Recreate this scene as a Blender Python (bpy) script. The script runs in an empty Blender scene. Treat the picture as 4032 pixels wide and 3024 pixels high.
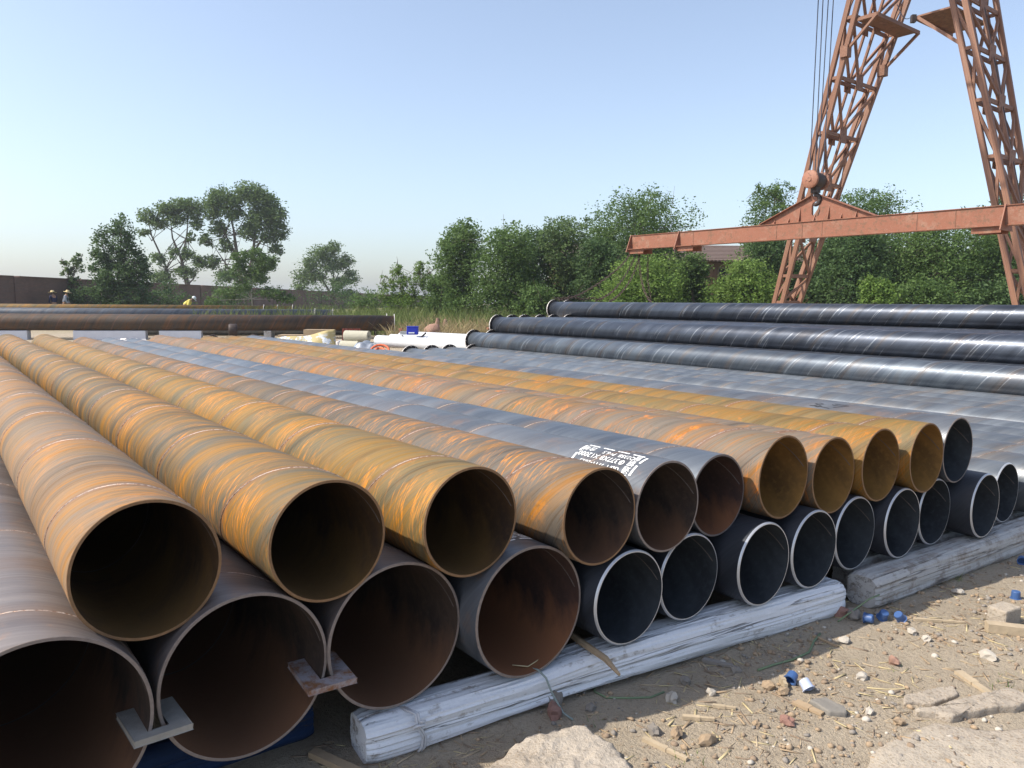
import bpy, bmesh, math, random
import numpy as np
from mathutils import Vector, Matrix, noise as mnoise

R = math.radians
C = bpy.context.scene.collection
sc = bpy.context.scene

# ------------------------------------------------------------------ camera
cam_d = bpy.data.cameras.new('camera'); cam = bpy.data.objects.new('camera', cam_d); C.objects.link(cam)
cam_d.sensor_width = 36.0; cam_d.lens = 36.0 * 3028.0 / 4032.0
cam_d.clip_start = 0.05; cam_d.clip_end = 3000
PIT, ROL = R(6.0476), R(0.496)
fw = Vector((0, math.cos(PIT), -math.sin(PIT))); up0 = Vector((0, math.sin(PIT), math.cos(PIT))); rt0 = Vector((1, 0, 0))
rt = rt0 * math.cos(ROL) + up0 * math.sin(ROL); upv = up0 * math.cos(ROL) - rt0 * math.sin(ROL)
mw = Matrix.Identity(4)
for i in range(3):
    mw[i][0] = rt[i]; mw[i][1] = upv[i]; mw[i][2] = -fw[i]
mw[0][3], mw[1][3], mw[2][3] = 0, 0, 1.5
cam.matrix_world = mw
sc.camera = cam

# ------------------------------------------------------------------ sky, sun, exposure
SUN = Vector((-0.903, -0.232, 1.0)).normalized()
elev = math.asin(SUN.z); azim = math.atan2(SUN.x, SUN.y)
world = bpy.data.worlds.new('World'); sc.world = world; world.use_nodes = True
wn = world.node_tree
sky = wn.nodes.new('ShaderNodeTexSky'); sky.sky_type = 'NISHITA'; sky.sun_disc = False
sky.sun_elevation = elev; sky.sun_rotation = azim
sky.air_density = 1.0; sky.dust_density = 1.85; sky.ozone_density = 2.8; sky.altitude = 0
bg = wn.nodes['Background']; bg.inputs['Strength'].default_value = 0.15
hs = wn.nodes.new('ShaderNodeHueSaturation'); hs.inputs['Saturation'].default_value = 0.79      # hazy summer air, whole sky alike
wn.links.new(sky.outputs['Color'], hs.inputs['Color']); wn.links.new(hs.outputs['Color'], bg.inputs['Color'])
sd = bpy.data.lights.new('sun', 'SUN'); so = bpy.data.objects.new('sun', sd); C.objects.link(so)
sd.energy = 4.1; sd.angle = R(0.6); sd.color = (1.0, 0.93, 0.82)
so.rotation_euler = SUN.to_track_quat('Z', 'Y').to_euler(); so.location = (-20, -6, 30)
vs = sc.view_settings
vs.view_transform = 'Standard'; vs.look = 'None'; vs.gamma = 1.0; vs.use_curve_mapping = False
vs.exposure = 0.66
try:
    sc.cycles.max_bounces = 8; sc.cycles.transparent_max_bounces = 8
    sc.cycles.use_denoising = True
except Exception:
    pass

# ------------------------------------------------------------------ helpers
A = R(37.1606)
U = Vector((math.cos(A), math.sin(A), 0)); N = Vector((-math.sin(A), math.cos(A), 0))
def W(s, t, z): return U * s + N * t + Vector((0, 0, z))
def tag(o, label=None, cat=None, group=None, kind=None):
    if label: o['label'] = label
    if cat: o['category'] = cat
    if group: o['group'] = group
    if kind: o['kind'] = kind
    return o
def link(o, parent=None):
    C.objects.link(o)
    if parent is not None: o.parent = parent
    return o
def empty(name, loc=(0, 0, 0), rz=0.0):
    o = bpy.data.objects.new(name, None); C.objects.link(o); o.location = loc; o.rotation_euler = (0, 0, rz)
    o.empty_display_size = .1
    return o
def mesh(name, verts, faces, mats=None, smooth=False, midx=None):
    me = bpy.data.meshes.new(name)
    me.from_pydata([tuple(v) for v in verts], [], [tuple(f) for f in faces])
    for m in (mats or []): me.materials.append(m)
    if midx is not None: me.polygons.foreach_set('material_index', np.asarray(midx, dtype=np.int32))
    if smooth: me.polygons.foreach_set('use_smooth', np.ones(len(me.polygons), dtype=bool))
    me.update()
    return me
def obj(name, me, parent=None, loc=None, rot=None):
    o = bpy.data.objects.new(name, me); link(o, parent)
    if loc is not None: o.location = loc
    if rot is not None: o.rotation_euler = rot
    return o
class MB:
    """collects simple solids into one mesh"""
    def __init__(s): s.v = []; s.f = []; s.m = []
    def add(s, v, f, m=0):
        b = len(s.v); s.v += [tuple(x) for x in v]; s.f += [tuple(b + i for i in q) for q in f]; s.m += [m] * len(f); return s
    def box(s, c, d, rot=None, m=0):
        M = rot if rot is not None else Matrix.Identity(3); c = Vector(c)
        v = [c + M @ Vector((x * d[0] / 2, y * d[1] / 2, z * d[2] / 2)) for z in (-1, 1) for y in (-1, 1) for x in (-1, 1)]
        return s.add(v, [(0, 2, 3, 1), (4, 5, 7, 6), (0, 1, 5, 4), (2, 6, 7, 3), (0, 4, 6, 2), (1, 3, 7, 5)], m)
    def bar(s, p, q, w, h=None, m=0, side=None):
        p, q = Vector(p), Vector(q); h = h or w
        y = (q - p).normalized(); x = (side - y * side.dot(y)).normalized() if side is not None else y.cross(Vector((0, 0, 1)))
        if x.length < 1e-4: x = Vector((1, 0, 0))
        x.normalize(); z = x.cross(y)
        M = Matrix((x, y, z)).transposed()
        return s.box((p + q) / 2, (w, (q - p).length, h), M, m)
    def tube(s, pts, rad, n=8, m=0, cap=True):
        pts = [Vector(p) for p in pts]; k = len(pts)
        rr = rad if isinstance(rad, (list, tuple)) else [rad] * k
        t0 = (pts[1] - pts[0]).normalized(); a = t0.cross(Vector((.3, .2, .9))).normalized()
        v = []
        for i, p in enumerate(pts):
            t = (pts[min(i + 1, k - 1)] - pts[max(i - 1, 0)]).normalized()
            a = (a - t * a.dot(t)); a = a.normalized() if a.length > 1e-6 else t.cross(Vector((1, 0, 0))).normalized()
            b = t.cross(a)
            for j in range(n):
                an = 2 * math.pi * j / n; v.append(p + (a * math.cos(an) + b * math.sin(an)) * rr[i])
        f = [(i * n + j, i * n + (j + 1) % n, (i + 1) * n + (j + 1) % n, (i + 1) * n + j) for i in range(k - 1) for j in range(n)]
        if cap: f += [tuple(range(n))[::-1], tuple((k - 1) * n + j for j in range(n))]
        return s.add(v, f, m)
    def lathe(s, prof, n=24, org=(0, 0, 0), M=None, m=0):
        M = M or Matrix.Identity(3); org = Vector(org); k = len(prof)
        v = [org + M @ Vector((r * math.cos(2 * math.pi * j / n), r * math.sin(2 * math.pi * j / n), z)) for r, z in prof for j in range(n)]
        f = [(i * n + j, i * n + (j + 1) % n, (i + 1) * n + (j + 1) % n, (i + 1) * n + j) for i in range(k - 1) for j in range(n)]
        return s.add(v, f, m)
    def prism(s, poly, a, b, fn, m=0):
        """poly = 2D outline, extruded from a to b; fn(x,y,z)->3D"""
        k = len(poly); v = [fn(x, y, a) for x, y in poly] + [fn(x, y, b) for x, y in poly]
        f = [tuple(range(k))[::-1], tuple(range(k, 2 * k))] + [(i, (i + 1) % k, k + (i + 1) % k, k + i) for i in range(k)]
        return s.add(v, f, m)
    def me(s, name, mats, smooth=False): return mesh(name, s.v, s.f, mats, smooth, s.m)
    def build(s, name, mats, parent=None, smooth=False, loc=None, rot=None):
        return obj(name, s.me(name, mats if isinstance(mats, list) else [mats], smooth), parent, loc, rot)
def bevel(o, w=.01, seg=2):
    md = o.modifiers.new('bevel', 'BEVEL'); md.width = w; md.segments = seg; md.limit_method = 'ANGLE'; return o

# ------------------------------------------------------------------ node material toolkit
class NT:
    def __init__(s, name):
        s.mat = bpy.data.materials.new(name); s.mat.use_nodes = True; s.t = s.mat.node_tree
        s.p = s.t.nodes['Principled BSDF']; s.out = s.t.nodes['Material Output']
        s._tc = None; s._oi = None
    def n(s, ty, **k):
        nd = s.t.nodes.new(ty)
        for a, b in k.items(): setattr(nd, a, b)
        return nd
    def l(s, a, b): s.t.links.new(a, b)
    def put(s, sock, v):
        if hasattr(v, 'is_linked') or isinstance(v, bpy.types.NodeSocket): s.l(v, sock)
        elif isinstance(v, (tuple, list)) and len(v) == 3 and sock.type == 'RGBA': sock.default_value = (*v, 1)
        else: sock.default_value = v
    @property
    def tc(s):
        if s._tc is None: s._tc = s.n('ShaderNodeTexCoord')
        return s._tc.outputs['Object']
    @property
    def rnd(s):
        if s._oi is None: s._oi = s.n('ShaderNodeObjectInfo')
        return s._oi.outputs['Random']
    @property
    def island(s): return s.n('ShaderNodeNewGeometry').outputs['Random Per Island']
    def m(s, op, a, b=None, c=None, clamp=False):
        nd = s.n('ShaderNodeMath', operation=op); nd.use_clamp = clamp
        s.put(nd.inputs[0], a)
        if b is not None: s.put(nd.inputs[1], b)
        if c is not None: s.put(nd.inputs[2], c)
        return nd.outputs[0]
    def sep(s, v): nd = s.n('ShaderNodeSeparateXYZ'); s.l(v, nd.inputs[0]); return nd.outputs
    def comb(s, x, y, z):
        nd = s.n('ShaderNodeCombineXYZ')
        for i, v in enumerate((x, y, z)): s.put(nd.inputs[i], v)
        return nd.outputs[0]
    def scale(s, v, xyz): nd = s.n('ShaderNodeVectorMath', operation='MULTIPLY'); s.l(v, nd.inputs[0]); nd.inputs[1].default_value = xyz; return nd.outputs[0]
    def noise(s, vec, scale=1.0, detail=4.0, rough=.55, w=None, dist=0.0):
        nd = s.n('ShaderNodeTexNoise'); nd.noise_dimensions = '4D' if w is not None else '3D'
        s.l(vec, nd.inputs['Vector']); nd.inputs['Scale'].default_value = scale; nd.inputs['Detail'].default_value = detail
        nd.inputs['Roughness'].default_value = rough; nd.inputs['Distortion'].default_value = dist
        if w is not None: s.put(nd.inputs['W'], w)
        return nd.outputs['Fac']
    def vor(s, vec, scale, feature='F1', out='Distance', rand=1.0):
        nd = s.n('ShaderNodeTexVoronoi'); nd.feature = feature; s.l(vec, nd.inputs['Vector']); nd.inputs['Scale'].default_value = scale
        nd.inputs['Randomness'].default_value = rand
        return nd.outputs[out]
    def ramp(s, fac, stops, interp='LINEAR'):
        nd = s.n('ShaderNodeValToRGB'); cr = nd.color_ramp; cr.interpolation = interp; s.put(nd.inputs[0], fac)
        while len(cr.elements) < len(stops): cr.elements.new(.5)
        for e, (p, c) in zip(cr.elements, stops):
            e.position = p; e.color = (*c, 1) if isinstance(c, tuple) else (c, c, c, 1)
        return nd.outputs[0]
    def mix(s, fac, a, b, mode='MIX'):
        nd = s.n('ShaderNodeMix'); nd.data_type = 'RGBA'; nd.blend_type = mode; s.put(nd.inputs[0], fac); s.put(nd.inputs[6], a); s.put(nd.inputs[7], b)
        return nd.outputs[2]
    def bump(s, h, strength=.3, dist=.01):
        nd = s.n('ShaderNodeBump'); nd.inputs['Strength'].default_value = strength; nd.inputs['Distance'].default_value = dist; s.l(h, nd.inputs['Height'])
        s.l(nd.outputs[0], s.p.inputs['Normal']); return nd
    def fin(s, color=None, rough=.7, metal=0.0, spec=.4):
        if color is not None: s.put(s.p.inputs['Base Color'], color)
        s.put(s.p.inputs['Roughness'], rough); s.put(s.p.inputs['Metallic'], metal); s.put(s.p.inputs['Specular IOR Level'], spec)
        return s.mat
def step(k, fac, lo, hi): return k.ramp(fac, [(lo, 0.0), (hi, 1.0)])

def simple(name, col, rough=.7, metal=0.0, var=.25, scale=6.0, spec=.35, bump=.0):
    k = NT(name); nz = k.noise(k.tc, scale, 5, .6, w=k.m('MULTIPLY', k.rnd, 31.0))
    c = k.mix(nz, tuple(x * (1 - var) for x in col), tuple(min(1, x * (1 + var)) for x in col))
    if bump: k.bump(nz, bump, .02)
    return k.fin(c, rough, metal, spec)

PITCH = 0.91
def pipe_coords(k, pitch=PITCH):
    x, y, z = k.sep(k.tc)
    phi = k.m('ARCTAN2', x, z)                              # 0 on top, wraps underneath
    h = k.m('ADD', y, k.m('MULTIPLY', phi, pitch / (2 * math.pi)))
    w = k.m('MULTIPLY', k.rnd, 53.0)
    return x, y, z, h, w, phi
def hv(k, x, h, z, a, b): return k.comb(k.m('MULTIPLY', x, a), k.m('MULTIPLY', h, b), k.m('MULTIPLY', z, a))

def mat_rust(name, grey, ochre, olive, orange, amount=.5, drips=.5, mottle=.4, rough=.72, pale=None):
    k = NT(name); x, y, z, h, w, phi = pipe_coords(k)
    bands = k.noise(hv(k, x, h, z, 1.1, 4.6), 1.0, 5, .64, w=w, dist=.3)
    wide = k.noise(hv(k, x, h, z, .9, 1.5), 1.0, 3, .5, w=k.m('ADD', w, 7.0))
    fine = k.noise(hv(k, x, h, z, 5.0, 60.0), 1.0, 4, .6, w=w)
    c = k.mix(step(k, bands, .66 - amount * .44, .76 - amount * .38), grey, ochre)
    c = k.mix(k.m('MULTIPLY', step(k, wide, .50, .66), .75), c, olive)
    c = k.mix(k.m('MULTIPLY', step(k, fine, .46, .72), .45), c, k.mix(.5, orange, ochre))
    # drip lines: thin bright runs that follow the flow round the pipe
    dn = k.noise(hv(k, x, y, z, 2.1, 30.0), 1.0, 3, .6, w=k.m('ADD', w, 3.0), dist=.12)
    line = k.m('SUBTRACT', 1.0, k.m('MULTIPLY', k.m('ABSOLUTE', k.m('SUBTRACT', dn, .53)), 34.0), clamp=True)
    zone = step(k, k.noise(k.comb(k.m('MULTIPLY', x, 2.2), k.m('MULTIPLY', y, 1.3), k.m('MULTIPLY', z, 2.2)), 1.0, 2, .5, w=k.m('ADD', w, 11.0)), .46, .60)
    c = k.mix(k.m('MULTIPLY', k.m('MULTIPLY', line, zone), drips), c, orange)
    mo = k.noise(k.tc, 9.0, 6, .7, w=w)
    c = k.mix(k.m('MULTIPLY', step(k, mo, .58, .70), mottle), c, orange)
    mo2 = k.noise(k.tc, 26.0, 4, .65, w=k.m('ADD', w, 2.0))
    c = k.mix(k.m('MULTIPLY', step(k, mo2, .60, .70), mottle * .7), c, tuple(v * .55 for v in ochre))
    dark = step(k, k.noise(hv(k, x, h, z, .8, 6.5), 1.0, 4, .6, w=k.m('ADD', w, 19.0), dist=.2), .52, .64)
    c = k.mix(k.m('MULTIPLY', dark, .7), c, tuple(v * .5 for v in grey))
    fl2 = k.noise(hv(k, x, h, z, 2.6, 95.0), 1.0, 2, .5, w=k.m('ADD', w, 29.0))
    c = k.mix(k.m('MULTIPLY', step(k, fl2, .54, .68), .5), c, tuple(v * .42 for v in grey))
    c = k.mix(k.m('MULTIPLY', step(k, fl2, .46, .36), .35), c, tuple(min(1, v * 1.5) for v in grey))
    # heat band either side of the spiral weld
    fr = k.m('FRACT', k.m('ADD', k.m('DIVIDE', h, PITCH), .25))
    seam = k.m('SUBTRACT', 1.0, k.m('MULTIPLY', k.m('ABSOLUTE', k.m('SUBTRACT', fr, .5)), 28.0), clamp=True)
    c = k.mix(k.m('MULTIPLY', seam, .55), c, (.17, .085, .055))
    gm = k.n('ShaderNodeGamma'); k.l(c, gm.inputs[0]); gm.inputs[1].default_value = 1.27; c = k.mix(1.0, gm.outputs[0], (1.56, 1.58, 1.62), 'MULTIPLY')
    gr = k.noise(k.tc, 180.0, 3, .6)
    k.bump(k.m('ADD', k.m('MULTIPLY', fine, .6), k.m('MULTIPLY', gr, .5)), .25, .004)
    return k.fin(c, k.m('ADD', k.m('MULTIPLY', bands, .2), rough - .14), 0.0, .38)

def mat_scale(name, dark, mid, warm, rough=.42, metal=.35, warmth=.4, rusty=0.0, streak=.35, spec=.5, strips=.25, glint=0.0):
    """bare mill scale: blue grey, glossy, spiral banding"""
    k = NT(name); x, y, z, h, w, phi = pipe_coords(k)
    bands = k.noise(hv(k, x, h, z, 1.0, 6.0), 1.0, 5, .6, w=w, dist=.3)
    fine = k.noise(hv(k, x, h, z, 3.5, 70.0), 1.0, 3, .6, w=w)
    c = k.mix(step(k, bands, .36, .64), dark, mid)
    wn_ = k.noise(hv(k, x, h, z, 1.6, 3.0), 1.0, 4, .6, w=k.m('ADD', w, 5.0), dist=.5)
    c = k.mix(k.m('MULTIPLY', step(k, wn_, .52, .68), warmth), c, warm)
    c = k.mix(k.m('MULTIPLY', step(k, fine, .5, .75), .25), c, tuple(v * 1.7 for v in mid))
    fl = k.m('FLOOR', k.m('ADD', k.m('DIVIDE', h, PITCH), .75)); wnz = k.n('ShaderNodeTexWhiteNoise'); wnz.noise_dimensions = '2D'; k.l(k.comb(fl, w, 0.0), wnz.inputs['Vector'])
    c = k.mix(k.m('MULTIPLY', wnz.outputs['Value'], strips), c, tuple(v * .45 for v in dark))
    if rusty:
        mo = k.noise(k.tc, 7.0, 6, .7, w=w)
        c = k.mix(k.m('MULTIPLY', step(k, mo, .56, .68), rusty), c, (.42, .19, .06))
    fr = k.m('FRACT', k.m('ADD', k.m('DIVIDE', h, PITCH), .25))
    seam = k.m('SUBTRACT', 1.0, k.m('MULTIPLY', k.m('ABSOLUTE', k.m('SUBTRACT', fr, .5)), 13.0), clamp=True)
    c = k.mix(k.m('MULTIPLY', seam, .5), c, warm)
    sc_ = k.noise(hv(k, x, h, z, 1.1, 130.0), 1.0, 2, .5, w=w)
    r = k.m('ADD', k.m('ADD', k.m('MULTIPLY', bands, .26), rough - .13), k.m('MULTIPLY', k.m('SUBTRACT', sc_, .5), streak))
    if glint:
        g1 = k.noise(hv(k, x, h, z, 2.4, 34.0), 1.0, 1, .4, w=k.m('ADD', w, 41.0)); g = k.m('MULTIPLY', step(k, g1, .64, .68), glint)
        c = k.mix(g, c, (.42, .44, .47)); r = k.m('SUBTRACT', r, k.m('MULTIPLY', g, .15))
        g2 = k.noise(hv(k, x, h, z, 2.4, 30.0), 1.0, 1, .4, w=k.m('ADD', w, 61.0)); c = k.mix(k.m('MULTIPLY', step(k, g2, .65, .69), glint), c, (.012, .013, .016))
    k.bump(k.m('ADD', fine, k.m('MULTIPLY', sc_, .8)), .16, .004)
    return k.fin(c, r, metal, spec)

def mat_inner(name, a, b, rough=.8, rust_bounce_floor=0.0, floorcol=(.22, .09, .035)):
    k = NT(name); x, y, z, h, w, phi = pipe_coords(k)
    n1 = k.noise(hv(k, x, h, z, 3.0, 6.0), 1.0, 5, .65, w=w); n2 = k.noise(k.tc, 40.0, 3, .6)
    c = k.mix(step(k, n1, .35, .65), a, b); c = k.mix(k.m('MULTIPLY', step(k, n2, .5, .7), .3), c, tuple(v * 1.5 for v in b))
    if rust_bounce_floor:
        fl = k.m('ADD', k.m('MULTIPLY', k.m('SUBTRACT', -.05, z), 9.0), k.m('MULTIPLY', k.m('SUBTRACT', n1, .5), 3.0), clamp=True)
        c = k.mix(k.m('MULTIPLY', fl, rust_bounce_floor), c, floorcol)  # lower part tinted: rust, with bounced daylight painted in
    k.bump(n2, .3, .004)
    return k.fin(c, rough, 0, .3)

M = {}
ORANGE = (.50, .205, .014)
M['rustA'] = mat_rust('rust_mauve', (.150, .118, .088), (.25, .127, .022), (.12, .094, .052), ORANGE, .50, .5, .5)
M['rustB'] = mat_rust('rust_banded', (.095, .086, .064), (.235, .125, .016), (.09, .076, .030), ORANGE, .56, 1.0, .32)
M['rustC'] = mat_rust('rust_tan', (.112, .098, .060), (.235, .128, .018), (.12, .092, .030), ORANGE, .58, .95, .45)
M['rustD'] = mat_rust('rust_streaked', (.105, .094, .080), (.215, .108, .018), (.085, .073, .048), ORANGE, .42, 1.0, .5)
M['rustE'] = mat_rust('rust_blotchy', (.130, .110, .088), (.22, .107, .022), (.13, .10, .042), (.52, .18, .012), .40, .5, 1.0)
M['rustF'] = mat_rust('rust_ochre', (.13, .104, .055), (.205, .108, .018), (.125, .095, .030), (.46, .165, .012), .58, .4, .75)
M['blueA'] = mat_scale('mill_scale_blue', (.062, .076, .098), (.140, .158, .182), (.15, .115, .09), .40, .30, .45, .10)
M['blueB'] = mat_scale('mill_scale_grey', (.070, .080, .096), (.150, .160, .178), (.155, .112, .085), .42, .28, .6, .18)
M['low'] = mat_scale('mill_scale_low', (.078, .092, .112), (.155, .172, .192), (.175, .14, .105), .40, .3, .55, .05)
M['brown'] = mat_scale('brown_steel', (.085, .07, .07), (.19, .165, .155), (.17, .115, .085), .48, .25, .6, .22)
M['dark'] = mat_scale('dark_steel', (.028, .032, .042), (.055, .062, .078), (.06, .052, .05), .45, .3, .3, 0)
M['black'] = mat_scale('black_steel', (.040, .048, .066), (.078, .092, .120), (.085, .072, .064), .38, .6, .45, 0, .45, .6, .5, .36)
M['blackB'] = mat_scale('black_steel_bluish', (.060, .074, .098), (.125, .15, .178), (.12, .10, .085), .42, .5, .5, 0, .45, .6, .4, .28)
M['farrust'] = mat_rust('rust_far', (.062, .05, .042), (.12, .062, .022), (.06, .05, .035), (.24, .10, .02), .46, .2, .25)
M['in_rust'] = mat_inner('inside_rust', (.036, .021, .013), (.075, .039, .014), rust_bounce_floor=.5, floorcol=(.17, .09, .022))
M['in_ochre'] = mat_inner('inside_ochre', (.13, .07, .022), (.25, .13, .035), rust_bounce_floor=.6, floorcol=(.33, .17, .04))  # paler floor includes sky and ground bounce, painted into the colour
M['in_brown'] = mat_inner('inside_brown', (.03, .022, .019), (.072, .047, .034), rust_bounce_floor=.8, floorcol=(.17, .08, .04))
M['in_red'] = mat_inner('inside_redrust', (.035, .024, .022), (.07, .036, .028), rust_bounce_floor=.9, floorcol=(.24, .10, .045))
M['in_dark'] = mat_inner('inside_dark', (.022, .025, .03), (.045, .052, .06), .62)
M['rim_rust'] = simple('rim_rust', (.21, .12, .06), .8, 0, .4, 60)
M['rim_brown'] = simple('rim_brown', (.22, .18, .16), .65, .2, .4, 60)
M['rim_bright'] = simple('rim_bright', (.54, .55, .57), .42, .55, .12, 40)
M['rim_dark'] = simple('rim_dark', (.14, .12, .115), .6, .2, .3, 60)
def mat_weld():
    k = NT('weld_bead'); nz = k.noise(k.tc, 90, 3, .6)
    c = k.mix(step(k, nz, .4, .62), (.15, .085, .055), (.32, .27, .24)); k.bump(nz, .6, .003)
    return k.fin(c, k.m('ADD', .36, k.m('MULTIPLY', step(k, nz, .35, .6), .3)), .35, .5)
M['weld'] = mat_weld()
M['flange'] = simple('flange_black', (.03, .024, .024), .55, .2, .4, 30)
M['flange_pale'] = simple('flange_silver', (.50, .50, .50), .4, .5, .2, 20)
M['weld_dark'] = simple('weld_dark', (.11, .09, .082), .45, .35, .4, 60)
M['flange_face_sunrim'] = simple('flange_face_sunrim', (.62, .58, .55), .5, .3, .2, 20)
M['paint_white'] = simple('stencil_paint', (.82, .82, .80), .7, 0, .05, 60)
M['marker'] = simple('marker_black', (.02, .02, .025), .7)

# ------------------------------------------------------------------ ground
def sstep(a, b, x):
    t = min(1, max(0, (x - a) / (b - a))); return t * t * (3 - 2 * t)
def gh(x, y):
    h = .36 * sstep(20, 52, y)
    d = math.hypot(x - 1.5, y - 3)
    if d < 12:
        f = 1 - sstep(6, 12, d)
        v = Vector((x, y, 0))
        h += f * (.012 * mnoise.noise(v * 2.1) + .006 * mnoise.noise(v * 7.3) + .003 * mnoise.noise(v * 23.0))
    if y > 16: h += .06 * mnoise.noise(Vector((x * .35, y * .35, 3)))
    return h
def axis(dense, lo, hi, stepd, far):
    a = list(np.arange(lo, hi, stepd)); g = stepd; x = hi; 
    while x < far: a.append(x); g *= 1.16; x += g
    g = stepd; x = lo - g
    b = []
    while x > -far: b.append(x); g *= 1.16; x -= g
    return sorted(b + a)
def mat_ground():
    k = NT('dirt'); p = k.tc
    n1 = k.noise(p, .9, 6, .6); n2 = k.noise(p, 7.0, 6, .65); n3 = k.noise(p, 60.0, 4, .7); n4 = k.noise(p, 220.0, 2, .6)
    c = k.mix(n1, (.33, .272, .20), (.415, .348, .265)); c = k.mix(k.m('MULTIPLY', step(k, n2, .42, .66), .6), c, (.37, .315, .245))
    c = k.mix(k.m('MULTIPLY', step(k, n2, .58, .40), .0), c, (.2, .15, .1))
    c = k.mix(k.m('MULTIPLY', step(k, n3, .52, .68), .5), c, (.165, .128, .09)); c = k.mix(k.m('MULTIPLY', step(k, n4, .6, .72), .5), c, (.52, .46, .38))
    n6 = k.noise(p, 2.6, 5, .7); c = k.mix(k.m('MULTIPLY', step(k, n6, .48, .64), .4), c, (.275, .222, .162)); fib = k.noise(k.comb(k.m('MULTIPLY', k.sep(p)[0], 25.0), k.m('MULTIPLY', k.sep(p)[1], 90.0), 0.0), 1.0, 4, .7, dist=2.0); c = k.mix(k.m('MULTIPLY', step(k, fib, .58, .68), .4), c, (.42, .36, .27))
    x, y, z = k.sep(p)
    far = k.m('MULTIPLY', k.m('SUBTRACT', y, 30.0), .08, clamp=True)
    gr = k.mix(n2, (.10, .115, .04), (.26, .22, .11)); c = k.mix(far, c, gr)
    k.bump(k.m('ADD', k.m('MULTIPLY', n2, .8), k.m('ADD', n3, k.m('MULTIPLY', n4, .5))), .8, .02)
    return k.fin(c, .95, 0, .15)
M['dirt'] = mat_ground()
xs = axis(True, -1.2, 6.0, .045, 900); ys = axis(True, 1.0, 6.6, .045, 1200); ys = [y for y in ys if y > -60]
gv = [(x, y, gh(x, y)) for y in ys for x in xs]; nx = len(xs)
gf = [(j * nx + i, j * nx + i + 1, (j + 1) * nx + i + 1, (j + 1) * nx + i) for j in range(len(ys) - 1) for i in range(nx - 1)]
tag(obj('ground', mesh('ground', gv, gf, [M['dirt']], True)), kind='structure')

# ------------------------------------------------------------------ pipes
_tube = {}
def tube_me(r, L, segs, wall, cham, mo, mi):
    key = ('t', round(r, 4), round(L, 2), segs, wall, cham, mo.name, mi.name)
    if key in _tube: return _tube[key]
    v = []; f = []; mi_ = []
    cs = [(math.cos(2 * math.pi * j / segs), math.sin(2 * math.pi * j / segs)) for j in range(segs)]
    ylist = [cham, .03 + cham, L * .5, L]
    for y in ylist: v += [(r * c, y, r * s_) for c, s_ in cs]
    b = len(v)
    for y in [0.0, .3, 1.2, 4.0, L]: v += [((r - wall) * c, y, (r - wall) * s_) for c, s_ in cs]
    for i in range(3):
        for j in range(segs):
            q = (i * segs + j, (i + 1) * segs + j, (i + 1) * segs + (j + 1) % segs, i * segs + (j + 1) % segs); f.append(q); mi_.append(0)
    for i in range(4):
        for j in range(segs):
            q = (b + i * segs + j, b + i * segs + (j + 1) % segs, b + (i + 1) * segs + (j + 1) % segs, b + (i + 1) * segs + j); f.append(q); mi_.append(1)
    for j in range(segs):
        f.append((3 * segs + j, b + 4 * segs + j, b + 4 * segs + (j + 1) % segs, 3 * segs + (j + 1) % segs)); mi_.append(0)
    _tube[key] = mesh('steel_pipe', v, f, [mo, mi], True, mi_)
    return _tube[key]
def rim_me(r, segs, wall, cham, mat):
    key = ('r', round(r, 4), segs, wall, cham, mat.name)
    if key in _tube: return _tube[key]
    v = []; land = r - wall * (.55 if cham > .004 else .15)
    for rr, y in ((r, cham), (land, 0.0), (r - wall, 0.0)):
        v += [(rr * math.cos(2 * math.pi * j / segs), y, rr * math.sin(2 * math.pi * j / segs)) for j in range(segs)]
    f = [(i * segs + j, i * segs + (j + 1) % segs, (i + 1) * segs + (j + 1) % segs, (i + 1) * segs + j) for i in range(2) for j in range(segs)]
    me = mesh('pipe_rim', v, f, [mat]); _tube[key] = me
    return me
def weld_me(r, L, pitch, per=40, w=.008, hgt=.0020, inner=False, yend=None, mat='weld'):
    key = ('w', round(r, 4), round(L, 2), pitch, per, inner, yend, mat)
    if key in _tube: return _tube[key]
    v = []; f = []
    # h = y + pitch*phi/2pi ; seam at h/pitch+.25 = .5 (mod 1), phi = angle from top towards +x
    y_hi = yend or L - .02
    n = int((y_hi) / pitch * per)
    k = 0
    for i in range(n + per):
        phi = math.pi - 2 * math.pi * i / per        # falling phi -> rising y
        y = PITCH * .25 - pitch * phi / (2 * math.pi) 
        if y < .012 or y > y_hi: continue
        sx, sz = math.sin(phi), math.cos(phi); sg = -1 if inner else 1
        for dy, dr in ((-w / 2, -.0008), (-w * .22, hgt), (w * .22, hgt), (w / 2, -.0008)):
            rr = r + sg * dr; v.append((rr * sx, y + dy, rr * sz))
        if k: 
            b = 4 * (k - 1)
            for j in range(3): f.append((b + j, b + j + 1, b + j + 5, b + j + 4))
        k += 1
    me = mesh('weld_seam', v, f, [M[mat]], True); _tube[key] = me
    return me
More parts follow.
